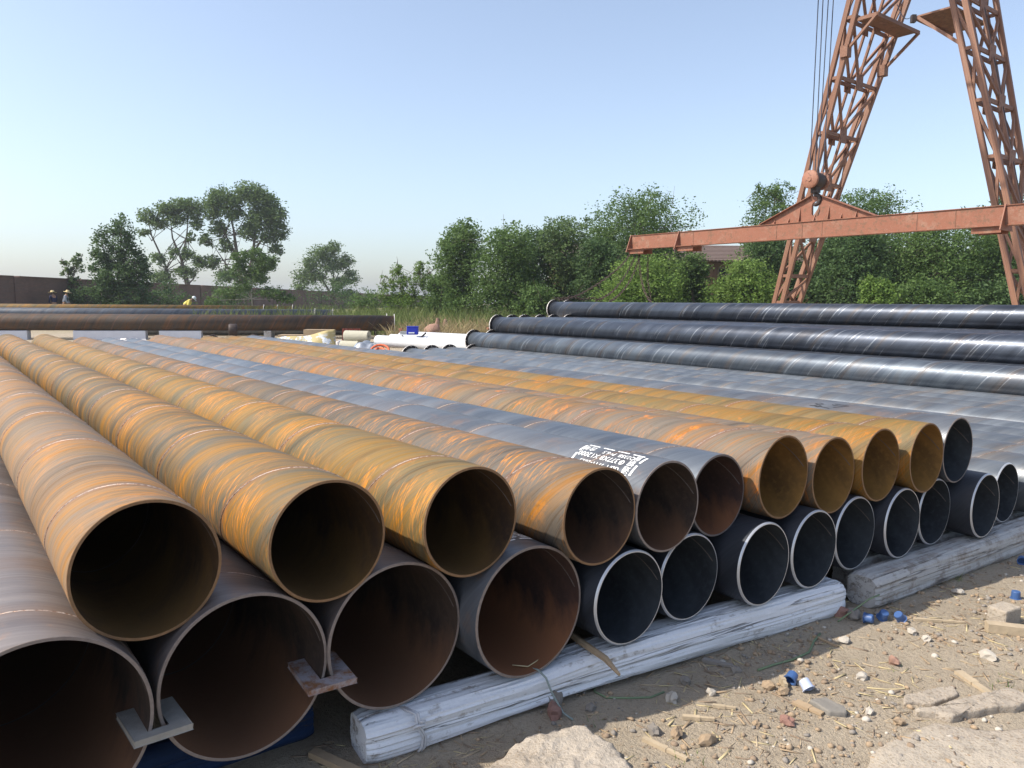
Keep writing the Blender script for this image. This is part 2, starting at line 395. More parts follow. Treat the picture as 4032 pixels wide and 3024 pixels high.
def flange_me(r, R2, th, holes=12, mat='flange'):
    key = ('f', round(r, 4), R2, th, mat)
    if key in _tube: return _tube[key]
    rc = (r + R2) / 2 + .006; hr = .0125; v = []; f = []; mi = []
    for yy in (0, th):
        for i in range(holes):
            a0 = 2 * math.pi * i / holes; da = math.pi / holes
            ring = []
            for k in range(8):
                an = a0 + [-da, -da, 0, da, da, da, 0, -da][k]
                rr = [rc, R2, R2, R2, rc, r, r, r][k]
                ring.append((rr * math.cos(an), yy, rr * math.sin(an)))
            hole = []
            er = Vector((math.cos(a0), 0, math.sin(a0))); et = Vector((-math.sin(a0), 0, math.cos(a0)))
            for k in range(8):
                b = [(0, -1), (1, -1), (1, 0), (1, 1), (0, 1), (-1, 1), (-1, 0), (-1, -1)][k]; l = math.hypot(*b)
                p = er * (rc + hr * b[0] / l) + et * (hr * b[1] / l); hole.append((p.x, yy, p.z))
            b0 = len(v); v += ring + hole
            for k in range(8): 
                f.append((b0 + k, b0 + (k + 1) % 8, b0 + 8 + (k + 1) % 8, b0 + 8 + k)); mi.append(1 if yy else 0)
    half = holes * 16
    for i in range(holes):
        b0 = i * 16
        for k in range(8):
            f.append((b0 + 8 + k, b0 + 8 + (k + 1) % 8, half + b0 + 8 + (k + 1) % 8, half + b0 + 8 + k)); mi.append(0)
        for k in (1, 2, 5, 6):
            f.append((b0 + k, b0 + k + 1, half + b0 + k + 1, half + b0 + k)); mi.append(1 if k < 3 else 0)  # outer edge pale: sunlight on the rim put into the colour
    me = mesh('flange', v, f, [M[mat], M['flange_face_sunrim']], False, mi); _tube[key] = me
    return me
def pipe(label, s, t, z, r, mo, mi, L=12.0, segs=72, wall=.009, rim=None, cham=.002, group=None, flange_far=False, flange_near=False,
         seam=True, rot=None, per=40, fmat='flange', weld=None, world=None, inner_seam=True, cat='pipe', name='steel_pipe'):
    o = obj(name, tube_me(r, L, segs, wall, cham, mo, mi))
    o.location = world if world is not None else W(s, t, z)
    o.rotation_euler = (0, 0, A if rot is None else rot)
    tag(o, label, cat, group)
    if rim is not None: obj('pipe_rim', rim_me(r, segs, wall, cham, rim), o)
    if seam:
        obj('weld_seam', weld_me(r, L, PITCH, per, mat=weld or 'weld'), o)
        if inner_seam: obj('inner_weld', weld_me(r - wall, L, PITCH, per, .007, .0012, inner=True, yend=3.0, mat='weld_dark'), o)
    if flange_far:
        fo = obj('flange', flange_me(r + .0005, flange_far, .022, mat=fmat), o); fo.location = (0, L - .023, 0)
    if flange_near:
        fo = obj('flange', flange_me(r + .0005, flange_near, .022), o); fo.location = (0, .023, 0); fo.rotation_euler = (0, 0, math.pi)
    return o

Z0 = 1.5
GT = 'rusty and grey pipes in the upper row'; GB = 'pipes in the lower row of the stack'
T = [  # s, t, z, r, outside, inside, rim, label
 (.443, 2.229, -.739, .197, 'rustA', 'in_rust', 'rim_rust', 'rust-orange pipe with mauve sheen, nearest the camera in the upper row'),
 (.954, 2.189, -.741, .193, 'rustB', 'in_rust', 'rim_rust', 'orange and olive banded rusty pipe with fine drip lines, second in the upper row'),
 (1.443, 2.123, -.747, .192, 'rustC', 'in_rust', 'rim_rust', 'tan ochre rusty pipe resting above the large pipes, third in the upper row'),
 (1.964, 2.035, -.793, .186, 'rustD', 'in_brown', 'rim_rust', 'grey pipe streaked with bright orange drips, left of the pipe with white stencilled lettering'),
 (2.336, 2.032, -.812, .187, 'blueB', 'in_brown', 'rim_brown', 'blue-grey pipe with white stencilled lettering near its brown mouth'),
 (2.706, 2.072, -.829, .182, 'blueA', 'in_red', 'rim_dark', 'plain blue-grey pipe right behind the stencilled one, dark reddish inside'),
 (3.092, 2.005, -.786, .194, 'rustE', 'in_ochre', 'rim_rust', 'grey rusty pipe with orange blotches, highest mouth right of the plain blue-grey pipe'),
 (3.482, 1.986, -.825, .189, 'rustE', 'in_ochre', 'rim_rust', 'blotchy rusty pipe with a slightly lower mouth, left of three ochre pipe mouths'),
 (3.868, 1.952, -.815, .190, 'rustF', 'in_ochre', 'rim_rust', 'speckled ochre pipe, third from the right end of the upper row'),
 (4.249, 1.898, -.813, .190, 'rustF', 'in_ochre', 'rim_rust', 'even ochre-brown pipe, second from the right end of the upper row'),
 (4.628, 1.901, -.813, .188, 'blueB', 'in_dark', 'rim_brown', 'blue-grey pipe with black handwriting, last on the right of the upper row'),
]
TP = []
for i, (s, t, z, r, mo, mi, rm, lab) in enumerate(T):
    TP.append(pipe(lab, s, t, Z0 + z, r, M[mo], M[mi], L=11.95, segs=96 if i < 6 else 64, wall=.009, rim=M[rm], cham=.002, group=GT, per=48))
B = [
 (.170, 2.176, -1.108, .2625, 'brown', 'in_brown', 'rim_brown', 'large grey-brown pipe cut by the left and bottom edge of the photo'),
 (.694, 2.199, -1.107, .251, 'brown', 'in_brown', 'rim_brown', 'large grey-brown pipe held by steel clamps on both sides of its mouth'),
 (1.191, 2.192, -1.110, .249, 'brown', 'in_brown', 'rim_brown', 'large brown pipe resting on the left end of the white timber'),
 (1.681, 2.092, -1.113, .243, 'blueB', 'in_red', 'rim_brown', 'large dark pipe with red rust and straw lying inside its mouth'),
 (2.130, 2.031, -1.145, .189, 'dark', 'in_dark', 'rim_bright', 'black pipe with a white rim beside the wooden stake, leftmost of its kind'),
 (2.505, 2.048, -1.147, .187, 'dark', 'in_dark', 'rim_bright', 'black pipe set back between two black ones, second from the left'),
 (2.900, 1.957, -1.146, .189, 'dark', 'in_dark', 'rim_bright', 'black white-rimmed pipe that sticks out furthest over the white timber'),
 (3.282, 1.947, -1.148, .188, 'dark', 'in_dark', 'rim_bright', 'black white-rimmed pipe at the right end of the white timber'),
 (3.683, 1.968, -1.147, .189, 'dark', 'in_dark', 'rim_bright', 'black white-rimmed pipe over the left end of the brown timber'),
 (4.064, 1.915, -1.147, .189, 'dark', 'in_dark', 'rim_bright', 'black white-rimmed pipe second from the left on the brown timber'),
 (4.442, 1.922, -1.147, .189, 'dark', 'in_dark', 'rim_bright', 'black pipe mouth mostly hidden below the blue-grey pipe with handwriting'),
 (4.822, 1.810, -1.147, .189, 'dark', 'in_dark', 'rim_bright', 'black white-rimmed pipe standing on the whitish patch of the brown timber'),
 (5.276, 1.871, -1.148, .188, 'low', 'in_dark', 'rim_bright', 'blue-topped pipe mouth set back, second from the right edge of the photo'),
 (5.672, 1.830, -1.148, .188, 'low', 'in_dark', 'rim_bright', 'lower-row pipe whose mouth is cut by the right edge of the photo'),
]
BP = []
for i, (s, t, z, r, mo, mi, rm, lab) in enumerate(B):
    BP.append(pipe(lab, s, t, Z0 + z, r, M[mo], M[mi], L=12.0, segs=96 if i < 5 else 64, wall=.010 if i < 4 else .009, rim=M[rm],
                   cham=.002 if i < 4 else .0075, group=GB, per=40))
ordn = ['first', 'second', 'third', 'fourth', 'fifth', 'sixth', 'seventh', 'eighth', 'ninth', 'tenth', 'eleventh', 'twelfth', 'thirteenth', 'fourteenth']
GL = 'low blue-grey pipes between the stack and the black flanged pipes'
for i, s in enumerate([6.07, 6.46, 6.85, 7.25]):
    pipe('low blue-grey pipe with no flange, %s strip right of the half-seen mouth' % ordn[i], s, 1.85 + .03 * (i % 2), Z0 - 1.148, .188, M['low'], M['in_dark'], segs=48,
         rim=M['rim_bright'], cham=.0055, group=GL, per=32, inner_seam=False)
for i, s in enumerate([7.98, 8.45, 8.92, 9.43]):
    pipe('low blue-grey pipe, %s black flange arc from the left beside the white pipes' % ordn[i], s, 2.0 + (.03, -.02, .02, -.15)[i], Z0 - 1.148, .188, M['low'], M['in_dark'], segs=48,
         rim=M['rim_bright'], cham=.0055, group=GL, per=32, inner_seam=False, flange_far=.245)
GP = 'black flanged pipes piled on the right'
def ppipe(lab, s, tfar, z, r=.1885, mt='black'):
    return pipe(lab, s, tfar - 12.0, Z0 + z, r, M[mt], M['in_dark'], segs=64, rim=M['rim_bright'], cham=.0055, group=GP, per=40, inner_seam=False, flange_far=.245, weld='weld_dark')
ppipe('glossy black flanged pipe, lowest and nearest of the three long ones on the right', 9.625, 14.114, -.845, mt='blackB')
ppipe('glossy black flanged pipe, middle one of the three long ones on the right', 10.2, 14.003, -.512)
ppipe('glossy black flanged pipe on top of the pile, under the lifting beam', 12.5, 14.779, -.160)
ppipe('black pipe just behind the topmost one, only its flange showing', 12.89, 14.70, -.164)
for i, s in enumerate([10.01, 10.395, 10.78, 11.165, 11.55, 11.935, 12.32, 12.7, 13.08]):
    lab = 'black pipe in the gap between lowest and middle long pipe, its flange showing' if i == 0 else 'black pipe buried in the second layer of the flanged pile'
    ppipe(lab, s, 13.95 + .12 * (i % 3), -.846)
for i, s in enumerate([10.6, 11.0, 11.43, 11.87, 12.31, 12.69, 13.07]):
    lab = 'black pipe behind the middle long pipe, %s flange arc from the left' % ordn[i] if i < 3 else 'black pipe in the third layer under the topmost pipe'
    ppipe(lab, s, 14.0 + .05 * (i % 2), -.515)
for i in range(10):
    ppipe('black pipe in the bottom layer of the flanged pile', 9.82 + .385 * i, 13.9 + .1 * (i % 3), -1.148)

# stencilled lettering bent round the pipe
def bend_text(name, txt, size, r, th0, y0, mat, parent, sx=1.0, align='LEFT', off=.0014):
    cu = bpy.data.curves.new(name, 'FONT'); cu.body = txt; cu.size = size; cu.align_x = align; cu.resolution_u = 3
    tmp = bpy.data.objects.new('tmp_text', cu); C.objects.link(tmp)
    dg = bpy.context.evaluated_depsgraph_get(); me = bpy.data.meshes.new_from_object(tmp.evaluated_get(dg))
    bpy.data.objects.remove(tmp); bpy.data.curves.remove(cu)
    for v in me.vertices:
        x, y = v.co.x * sx, v.co.y; th = th0 + y / r; rr = r + off
        v.co = (rr * math.cos(th), y0 + x, rr * math.sin(th))
    me.materials.clear(); me.materials.append(mat); me.update()
    o = obj(name, me, parent); return o
def bend_strip(name, pts, r, mat, parent, w=.006, off=.0014, th0=0, y0=0):
    """flat stroke along pts given as (along pipe, angle in degrees)"""
    v = []; f = []; P = []
    for a, b in zip(pts[:-1], pts[1:]):
        m = max(2, int(abs(b[1] - a[1]) / 3) + 1)
        for i in range(m): P.append((a[0] + (b[0] - a[0]) * i / m, a[1] + (b[1] - a[1]) * i / m))
    P.append(pts[-1])
    for i, (y, th) in enumerate(P):
        q = P[min(i + 1, len(P) - 1)]; q0 = P[max(i - 1, 0)]
        dy, ds = q[0] - q0[0], R(q[1] - q0[1]) * r; l = math.hypot(dy, ds) or 1; ny, ns = -ds / l * w / 2, dy / l * w / 2
        for sg in (1, -1):
            tt = R(th) + sg * ns / r; v.append(((r + off) * math.cos(tt), y + sg * ny, (r + off) * math.sin(tt)))
        if i: f.append((2 * i - 2, 2 * i - 1, 2 * i + 1, 2 * i))
    return obj(name, mesh(name, v, f, [mat]), parent)
def stencil(pp, r, y_off, th_off):
    pw = M['paint_white']
    for txt, th, sz, sx in (('GB/T 9711-2023', 133, .036, .98), ('\u03a6377X8 X12000', 119.5, .040, .98), ('Q235B  P=6.5', 108.5, .034, .95)):
        bend_text('stencil_line', txt, sz, r, R(th + th_off - 3.5), y_off + .07 if 'Q' not in txt else y_off + .045, pw, pp, sx)
    for ch, th, dy in (('\u5929', 142, .0), ('\u901a', 130, .0), ('\u94a2', 117.5, .0), ('\u7ba1', 105.5, .0)):
        bend_text('stencil_character', ch, .040, r, R(th + th_off - 4), y_off + .015, pw, pp, 1.0)
    bend_text('stencil_character', '\u5408\u683c', .040, r, R(107 + th_off - 4), y_off + .278, pw, pp)
    for a, b in ((100, 115), (120, 137)):
        bend_strip('stencil_bar', [(y_off, a + th_off), (y_off, b + th_off)], r, pw, pp, .011)
        bend_strip('stencil_bar', [(y_off + .355, a + th_off + 1), (y_off + .355, b + th_off + 1)], r, pw, pp, .011)
    for k in range(4):
        bend_strip('stencil_bar', [(y_off + .02 + k * .088, 98 + th_off), (y_off + .085 + k * .088, 98 + th_off)], r, pw, pp, .009)
stencil(TP[4], .187, .088, 0)
stencil(BP[3], .243, .10, -30)
hand = [[(.74, 121), (.82, 118), (.88, 119)], [(.83, 113), (.80, 108), (.83, 105), (.86, 109), (.83, 113), (.80, 117), (.82, 121), (.86, 118), (.83, 113)],
        [(.75, 105), (.73, 108), (.71, 105)], [(.74, 101), (.64, 103), (.72, 117)]]
for st in hand: bend_strip('handwriting', st, .188, M['marker'], TP[10], .005)
# chalk scratches on the lowest black pipe omitted text; small weld spatter on the first pipes
# ------------------------------------------------------------------ timbers under the stack
def mat_wood(name, paint, wood, cover, rough=.85, longaxis=1):
    k = NT(name); x, y, z = k.sep(k.tc); w = k.m('MULTIPLY', k.rnd, 17.0)
    gvec = k.comb(k.m('MULTIPLY', x, 34.0), k.m('MULTIPLY', y, 1.1), k.m('MULTIPLY', z, 34.0))
    g1 = k.noise(gvec, 1.0, 6, .65, w=w, dist=.5); g2 = k.noise(k.tc, 11.0, 6, .7, w=w); g3 = k.noise(k.tc, 55.0, 4, .7, w=w)
    wd = k.mix(g1, tuple(v * .6 for v in wood), tuple(min(1, v * 1.35) for v in wood))
    worn = k.m('ADD', k.m('MULTIPLY', g2, .65), k.m('MULTIPLY', g1, .45))
    pt = k.mix(g3, tuple(v * .82 for v in paint), paint)
    c = k.mix(step(k, worn, cover, cover + .09), pt, wd)
    crack = k.noise(k.comb(k.m('MULTIPLY', x, 24.0), k.m('MULTIPLY', y, .55), k.m('MULTIPLY', z, 24.0)), 1.0, 4, .6, w=w)
    ck = k.m('SUBTRACT', 1.0, k.m('MULTIPLY', k.m('ABSOLUTE', k.m('SUBTRACT', crack, .45)), 85.0), clamp=True)
    c = k.mix(k.m('MULTIPLY', ck, .75), c, (.07, .06, .06))
    k.bump(k.m('SUBTRACT', k.m('ADD', k.m('MULTIPLY', g1, .5), k.m('MULTIPLY', g3, .3)), k.m('MULTIPLY', ck, 1.0)), .7, .012)
    return k.fin(c, rough, 0, .25)
M['wood_white'] = mat_wood('whitewashed_wood', (.76, .77, .80), (.22, .185, .155), .605)
M['wood_brown'] = mat_wood('weathered_wood', (.46, .45, .44), (.27, .24, .215), .54)
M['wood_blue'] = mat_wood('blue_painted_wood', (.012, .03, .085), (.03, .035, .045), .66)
M['wood_plain'] = simple('bare_wood', (.34, .25, .16), .85, 0, .35, 14, bump=.3)
def timber(name, label, p0, p1, w, top_, bot, mat, bow=0.0, drop=0.0, seed=1, cat='timber', rough=.006, secs=110, taper=(0, 0), group=None):
    """squared log lofted from rounded, uneven sections; p0,p1 = front bottom edge in world xy"""
    p0, p1 = Vector((*p0, 0)), Vector((*p1, 0)); L = (p1 - p0).length; d = (p1 - p0) / L; q = Vector((-d.y, d.x, 0))
    rng = random.Random(seed); V = []; F = []; nb = 72
    for i in range(secs + 1):
        a = i / secs; y = a * L; top = top_ - drop * (1 - sstep(.22, .42, a))
        wob = Vector((seed * 3.1, y * 3.0, 0)); up = bow * math.sin(math.pi * min(1, max(0, (a - .05) / .75)))
        hh = (top - bot - up); ww = w * (1 + .06 * mnoise.noise(wob + Vector((5, 0, 0))))
        e = min(a, 1 - a) * L; sh = 1 - .10 * max(0, 1 - e / .035)
        if taper[1]: sh -= taper[1] * max(0, (a - .93) / .07)
        for k in range(nb):
            an = 2 * math.pi * (k + .5) / nb; cx, cz = math.cos(an), math.sin(an)
            m = max(abs(cx), abs(cz)); sx, sz = cx / m, cz / m; rl = math.hypot(sx, sz); rd = .87 if rl > 1.34 else (.93 if rl > 1.24 else (.975 if rl > 1.15 else 1.0))
            nz = mnoise.noise(Vector((sx * 2.2, y * 2.0, sz * 2.2 + seed))) * rough + mnoise.noise(Vector((sx * 9, y * 1.2, sz * 9 + seed))) * rough * .8
            gq = 1 - abs(mnoise.noise(Vector((sx * 7 + seed, y * .9, sz * 7)))) * 7; nz -= .0042 * max(0, gq) + (.006 * max(0, mnoise.noise(Vector((sx * 3.1, y * 5.0, sz * 3.1 + seed * 2))) - .25) if seed < 10 else 0)
            px = w / 2 + (sx * rd * ww / 2 + sx * nz) * sh; pz = bot + up + hh / 2 + (sz * rd * hh / 2 + sz * nz * .6) * sh
            V.append((-px, y, pz))
        if i:
            b = (i - 1) * nb; F += [(b + k, b + nb + k, b + nb + (k + 1) % nb, b + (k + 1) % nb) for k in range(nb)]
    F.append(tuple(range(nb))); F.append(tuple(secs * nb + k for k in range(nb))[::-1])
    o = obj(name, mesh(name, V, F, [mat], False))
    o.location = (p0.x, p0.y, 0); o.rotation_euler = (0, 0, math.atan2(d.y, d.x) - math.pi / 2)
    return tag(o, label, cat, group)
def wxy(s, t): v = W(s, t, 0); return (v.x, v.y)
timber('timber', 'whitewashed squared timber under the pipe mouths, bowed and cracked', wxy(1.05, 2.14), wxy(3.50, 1.895), .17, .157, -.012, M['wood_white'], .022, .023, 3)
timber('timber', 'brown weathered timber with a whitish patch, right of the whitewashed one', wxy(3.66, 1.83), wxy(7.9, 1.60), .17, .160, -.012, M['wood_brown'], 0, 0, 8)
timber('timber', 'second weathered timber lying just behind the brown one, only its rounded end showing', wxy(3.80, 2.02), wxy(7.9, 1.80), .14, .150, -.012, M['wood_brown'], 0, 0, 12)
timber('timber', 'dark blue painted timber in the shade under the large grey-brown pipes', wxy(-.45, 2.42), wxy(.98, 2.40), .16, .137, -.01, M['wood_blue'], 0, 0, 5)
timber('timber', 'long dunnage timber across the middle under the stack, hidden in shade', wxy(-.3, 8.0), wxy(14.0, 8.0), .17, .156, -.01, M['wood_brown'], 0, 0, 15, secs=20)
timber('timber', 'long dunnage timber at the far side under the stack', wxy(-.3, 12.6), wxy(14.0, 12.6), .17, .156, -.01, M['wood_brown'], 0, 0, 16, secs=20)

# twine round the white timber
twp = [W(1.20, 2.186, .136), W(1.205, 2.135, .143), W(1.21, 2.108, .145), W(1.215, 2.103, .10), W(1.235, 2.102, .06), W(1.235, 2.108, .02), W(1.225, 2.118, .004)]
tw = MB(); tw.tube(twp, .0045, 6); tw.tube([p + U * .009 + N * -.002 for p in twp], .0045, 6); tw.tube([W(1.196, 2.098, .105), W(1.21, 2.094, .11), W(1.235, 2.094, .104), W(1.24, 2.1, .115), W(1.22, 2.093, .122)], .005, 6)
M['twine'] = simple('twine', (.52, .52, .54), .9)
tag(tw.build('twine', M['twine'], smooth=True), 'doubled whitish twine knotted round the left end of the white timber', 'twine')

# steel clamps that hold two pipe walls together
M['clamp_pale'] = simple('clamp_pale', (.29, .27, .24), .85, .05, .35, 22, bump=.35)
def mat_clamp2():
    k = NT('clamp_rusty'); n1 = k.noise(k.tc, 16, 6, .7); c = k.mix(step(k, n1, .44, .60), (.30, .27, .28), (.21, .095, .04)); k.bump(n1, .4, .006)
    return k.fin(c, .75, .1, .3)
M['clamp_rust'] = mat_clamp2()
def clamp(label, ctr, rz, tilt, w, d, slot, sl_depth, mat, th=.016, skew=0.0):
    poly = [(-w / 2, 0), (w / 2, 0), (w / 2, d), (slot / 2 + skew, d), (slot / 2 + skew, d - sl_depth), (-slot / 2 + skew, d - sl_depth), (-slot / 2 + skew, d), (-w / 2, d)]
    m = MB()
    v = [(x, y, z) for z in (-th, 0) for x, y in poly]
    top = [(8, 15, 14, 13), (8, 13, 12, 9), (9, 12, 11, 10)]
    f = [tuple(q) for q in top] + [tuple(i - 8 for i in q)[::-1] for q in top] + [(i, (i + 1) % 8, 8 + (i + 1) % 8, 8 + i) for i in range(8)]
    m.add(v, f); o = m.build('clamp', mat); bevel(o, .002, 2)
    o.location = ctr; o.rotation_euler = (tilt, 0, rz)
    return tag(o, label, 'clamp', 'u-shaped clamps between the big pipes')
clamp('pale grey u-shaped steel clamp, lower left of the two', W(.448, 2.142, Z0 - 1.172), A + R(2), R(-2), .15, .205, .052, .165, M['clamp_pale'], skew=.0)
clamp('rust-stained u-shaped steel clamp with a white end, right of the other clamp', W(.937, 2.138, Z0 - 1.182), A - R(3), R(3), .155, .20, .05, .15, M['clamp_rust'])
# blue timber stake etc. near the white timber
st = MB(); st.tube([W(2.06, 2.45, .155), W(1.98, 2.15, .172), W(1.965, 1.99, .166), W(1.945, 1.90, .148)], [.014, .014, .013, .006], 7)
tag(st.build('wooden_stake', M['wood_plain'], smooth=False), 'splintered brown wooden stake lying across the white timber under the black pipe', 'stake')
lth = MB(); lth.bar(W(.93, 2.30, .018), W(1.03, 2.045, .012), .035, .02); tag(lth.build('wooden_lath', M['wood_plain']), 'short brown lath on the ground against the left end of the white timber', 'lath')
# ------------------------------------------------------------------ gantry crane
def mat_crane(name, col, wear=.5, rust=(.13, .06, .04)):
    k = NT(name); w = k.m('MULTIPLY', k.rnd, 23.0)
    n1 = k.noise(k.tc, 1.3, 5, .6, w=w); n2 = k.noise(k.tc, 9.0, 6, .72, w=w); n3 = k.noise(k.tc, 32.0, 4, .7, w=w)
    c = k.mix(n1, tuple(v * .82 for v in col), tuple(min(1, v * 1.18) for v in col))
    c = k.mix(k.m('MULTIPLY', step(k, n3, .5, .7), .4), c, (.33, .20, .14)); n4 = k.noise(k.tc, 3.2, 5, .7, w=k.m('ADD', w, 9.0)); c = k.mix(k.m('MULTIPLY', step(k, n4, .52, .66), .55), c, (.30, .185, .13))
    c = k.mix(k.m('MULTIPLY', step(k, n2, .70 - wear * .2, .75 - wear * .2), .8), c, rust)
    k.bump(n2, .2, .01)
    return k.fin(c, .62, 0, .35)
M['crane'] = mat_crane('crane_paint', (.20, .095, .055), .95)
M['beam'] = mat_crane('beam_paint', (.24, .093, .054), .8, (.16, .085, .05))
M['block'] = mat_crane('block_paint', (.30, .135, .085), .9)
M['dark_iron'] = simple('dark_iron', (.06, .045, .04), .6, .3, .4, 30)
M['rope'] = simple('wire_rope', (.05, .055, .075), .55, .3)
crane = empty('gantry_crane', (12.05, 24.8, 0)); CB = Vector((12.05, 24.8, 0))
tag(crane, 'tall orange-red lattice a-frame gantry crane rising out of the top of the photo', 'crane')
_bar = mesh('bar', [(x, y, z) for z in (-.5, .5) for y in (-.5, .5) for x in (-.5, .5)], [(0, 2, 3, 1), (4, 5, 7, 6), (0, 1, 5, 4), (2, 6, 7, 3), (0, 4, 6, 2), (1, 3, 7, 5)], [M['crane']])
def cbar(name, p, q, w, h, side=N, parent=crane, base=CB):
    p, q = Vector(p) - base, Vector(q) - base; y = (q - p).normalized(); x = side - y * side.dot(y)
    if x.length < 1e-3: x = U - y * U.dot(y)
    x.normalize(); z = x.cross(y); o = obj(name, _bar, parent)
    Mx = Matrix((x * w, y * (q - p).length, z * h)).transposed().to_4x4(); Mx.translation = (p + q) / 2
    o.matrix_local = Mx; return o
def leg(B0, sl, w0, w1, z1, nz, panels, seed):
    """B0 = front-left chord foot (z .2); sl = slope per metre of height; w = depth of the box along U"""
    def Bp(z): return Vector(B0) + Vector((sl[0], sl[1], 1.0)) * (z - .2)
    def wd(z): return w0 + (w1 - w0) * (z - .2) / (z1 - .2)
    tau = .33
    P = {'b': lambda z: Bp(z), 'a': lambda z: Bp(z) + N * tau, 'd': lambda z: Bp(z) + U * wd(z), 'c': lambda z: Bp(z) + U * wd(z) + N * tau}
    for k in 'abdc': cbar('chord', P[k](.02), P[k](z1), .15, .13)
    zs = panels
    for i, z in enumerate(zs):
        cbar('strut', P['a'](z), P['b'](z), .07, .10); cbar('strut', P['c'](z), P['d'](z), .07, .10)
        cbar('strut', P['b'](z), P['d'](z), .06, .12); cbar('strut', P['a'](z), P['c'](z), .06, .12)
        m = (P['b'](z) + P['d'](z)) / 2; m2 = (P['a'](z) + P['c'](z)) / 2
        if wd(z) > 1.35:
            for mm, off in ((m, -N * .05), (m2, N * .05)):
                g = cbar('gusset_plate', mm + off + Vector((0, 0, -.24)), mm + off + Vector((0, 0, .26)), .02, .42)
        nx_ = zs[i + 1] if i + 1 < len(zs) else None
        if nx_:
            if wd(z) > 1.35:                                   # k-bracing from the gusset to the chords
                for lo, a_, b_ in ((m, 'b', 'd'), (m2, 'a', 'c')):
                    for kk in (a_, b_): cbar('brace', lo + Vector((0, 0, .1)), P[kk](nx_ - .12), .07, .09)
                    up_ = (P[a_](nx_) + P[b_](nx_)) / 2
                    cbar('brace', lo + Vector((0, 0, .1)), up_, .07, .085)
            else:
                pr = ('b', 'd') if i % 2 else ('d', 'b')
                cbar('brace', P[pr[0]](z + .06), P[pr[1]](nx_ - .06), .06, .09)
                pr = ('a', 'c') if (i + 1) % 2 else ('c', 'a')
                cbar('brace', P[pr[0]](z + .06), P[pr[1]](nx_ - .06), .06, .09)
            pr = ('a', 'b') if i % 2 else ('b', 'a')
            cbar('brace', P[pr[0]](z + .05), P[pr[1]](nx_ - .05), .06, .08, U); 
            q = {'a': 'c', 'b': 'd'}; cbar('brace', P[q[pr[0]]](z + .05), P[q[pr[1]]](nx_ - .05), .06, .08, U)
    return P
PL = leg((9.66, 28.53, .2), (.128, -.228), .84, 3.35, 14.6, 0, [.5, 1.6, 2.55, 4.0, 5.75, 7.35, 9.05, 10.85, 12.6, 14.3], 1)
PR = leg((14.38, 20.94, .2), (-.129, .243), 1.0, 2.9, 14.6, 0, [.5, 1.5, 2.5, 4.15, 5.75, 7.4, 8.95, 10.5, 12.4, 14.3], 2)
# head, girder and trolley above the frame
for a_, b_ in (('b', 'b'), ('d', 'd')):
    cbar('head_beam', PL[a_](14.6) + N * .4, PR[b_](14.6) - N * .1, .3, .35, U)
gc = (PL['b'](14.6) + PR['b'](14.6)) / 2
for off in (-.7, .7):
    for dz in (.3, 1.9): cbar('girder_chord', gc + N * off + U * 3.4 + Vector((0, 0, dz)), gc + N * off - U * 13 + Vector((0, 0, dz)), .18, .18)
    for i in range(12):
        p = gc + N * off + U * (3.2 - i * 1.35); cbar('girder_brace', p + Vector((0, 0, .3 if i % 2 else 1.9)), p - U * 1.35 + Vector((0, 0, 1.9 if i % 2 else .3)), .09, .09)
# platforms with their props
def platform(P, z, out, w_a, w_b, feet):
    b, d = P['b'](z), P['d'](z); o = -N * out
    poly = [b + U * w_a, d + U * w_b, d + U * w_b + o, b + U * w_a + o]
    m = MB(); v = [p - CB + Vector((0, 0, h)) for h in (0, .05) for p in poly]
    m.add(v, [(3, 2, 1, 0), (4, 5, 6, 7), (0, 1, 5, 4), (1, 2, 6, 5), (2, 3, 7, 6), (3, 0, 4, 7)])
    pl = m.build('platform', M['crane'], crane)
    cbar('platform_edge', poly[3] + Vector((0, 0, -.03)), poly[2] + Vector((0, 0, -.03)), .07, .12)
    cbar('platform_edge', poly[0] + Vector((0, 0, -.03)), poly[3] + Vector((0, 0, -.03)), .07, .10, U)
    for i, (p, f_) in enumerate(((poly[3], P['b'](z - .95)), (poly[2], P['d'](z - 1.1)))):
        cbar('platform_prop', p + Vector((0, 0, -.02)), f_, .07, .09)
        cbar('prop_plate', f_ + Vector((0, 0, -.18)), f_ + Vector((0, 0, .18)), .26, .26)
platform(PL, 10.75, .75, .05, .15, 0)
def platform_r(P, z):
    b, d = P['a'](z), P['c'](z); o = N * 1.05
    poly = [b, d, d + o, b + o]; m = MB(); v = [p - CB + Vector((0, 0, h)) for h in (0, .05) for p in poly]
    m.add(v, [(0, 1, 2, 3), (7, 6, 5, 4), (0, 4, 5, 1), (1, 5, 6, 2), (2, 6, 7, 3), (3, 7, 4, 0)]); m.build('platform', M['crane'], crane)
    cbar('platform_prop', b + o, P['a'](z - 1.15), .09, .12); cbar('platform_edge', b + o + Vector((0, 0, -.04)), d + o + Vector((0, 0, -.04)), .07, .12)
    lm = MB(); lm.box(b + o - CB + Vector((-.12, 0, -.05)), (.13, .13, .22)); lm.build('switch_box', M['dark_iron'], crane)
    cp = MB(); p0 = b + o - CB + Vector((-.16, 0, .02)); cp.tube([p0 + Vector((-.05 * i - .0, .02 * i, -.22 * math.sin(math.pi * i / 8) + .05 * i)) for i in range(9)], .012, 5); cp.build('loose_cable', M['rope'], crane)
platform_r(PR, 10.25)
lm = MB(); lm.tube([(PR['d'](z) + PR['b'](z)) / 2 - N * .02 + U * .1 - CB for z in (1, 6, 14)], .03, 6); lm.build('conduit', M['dark_iron'], crane)

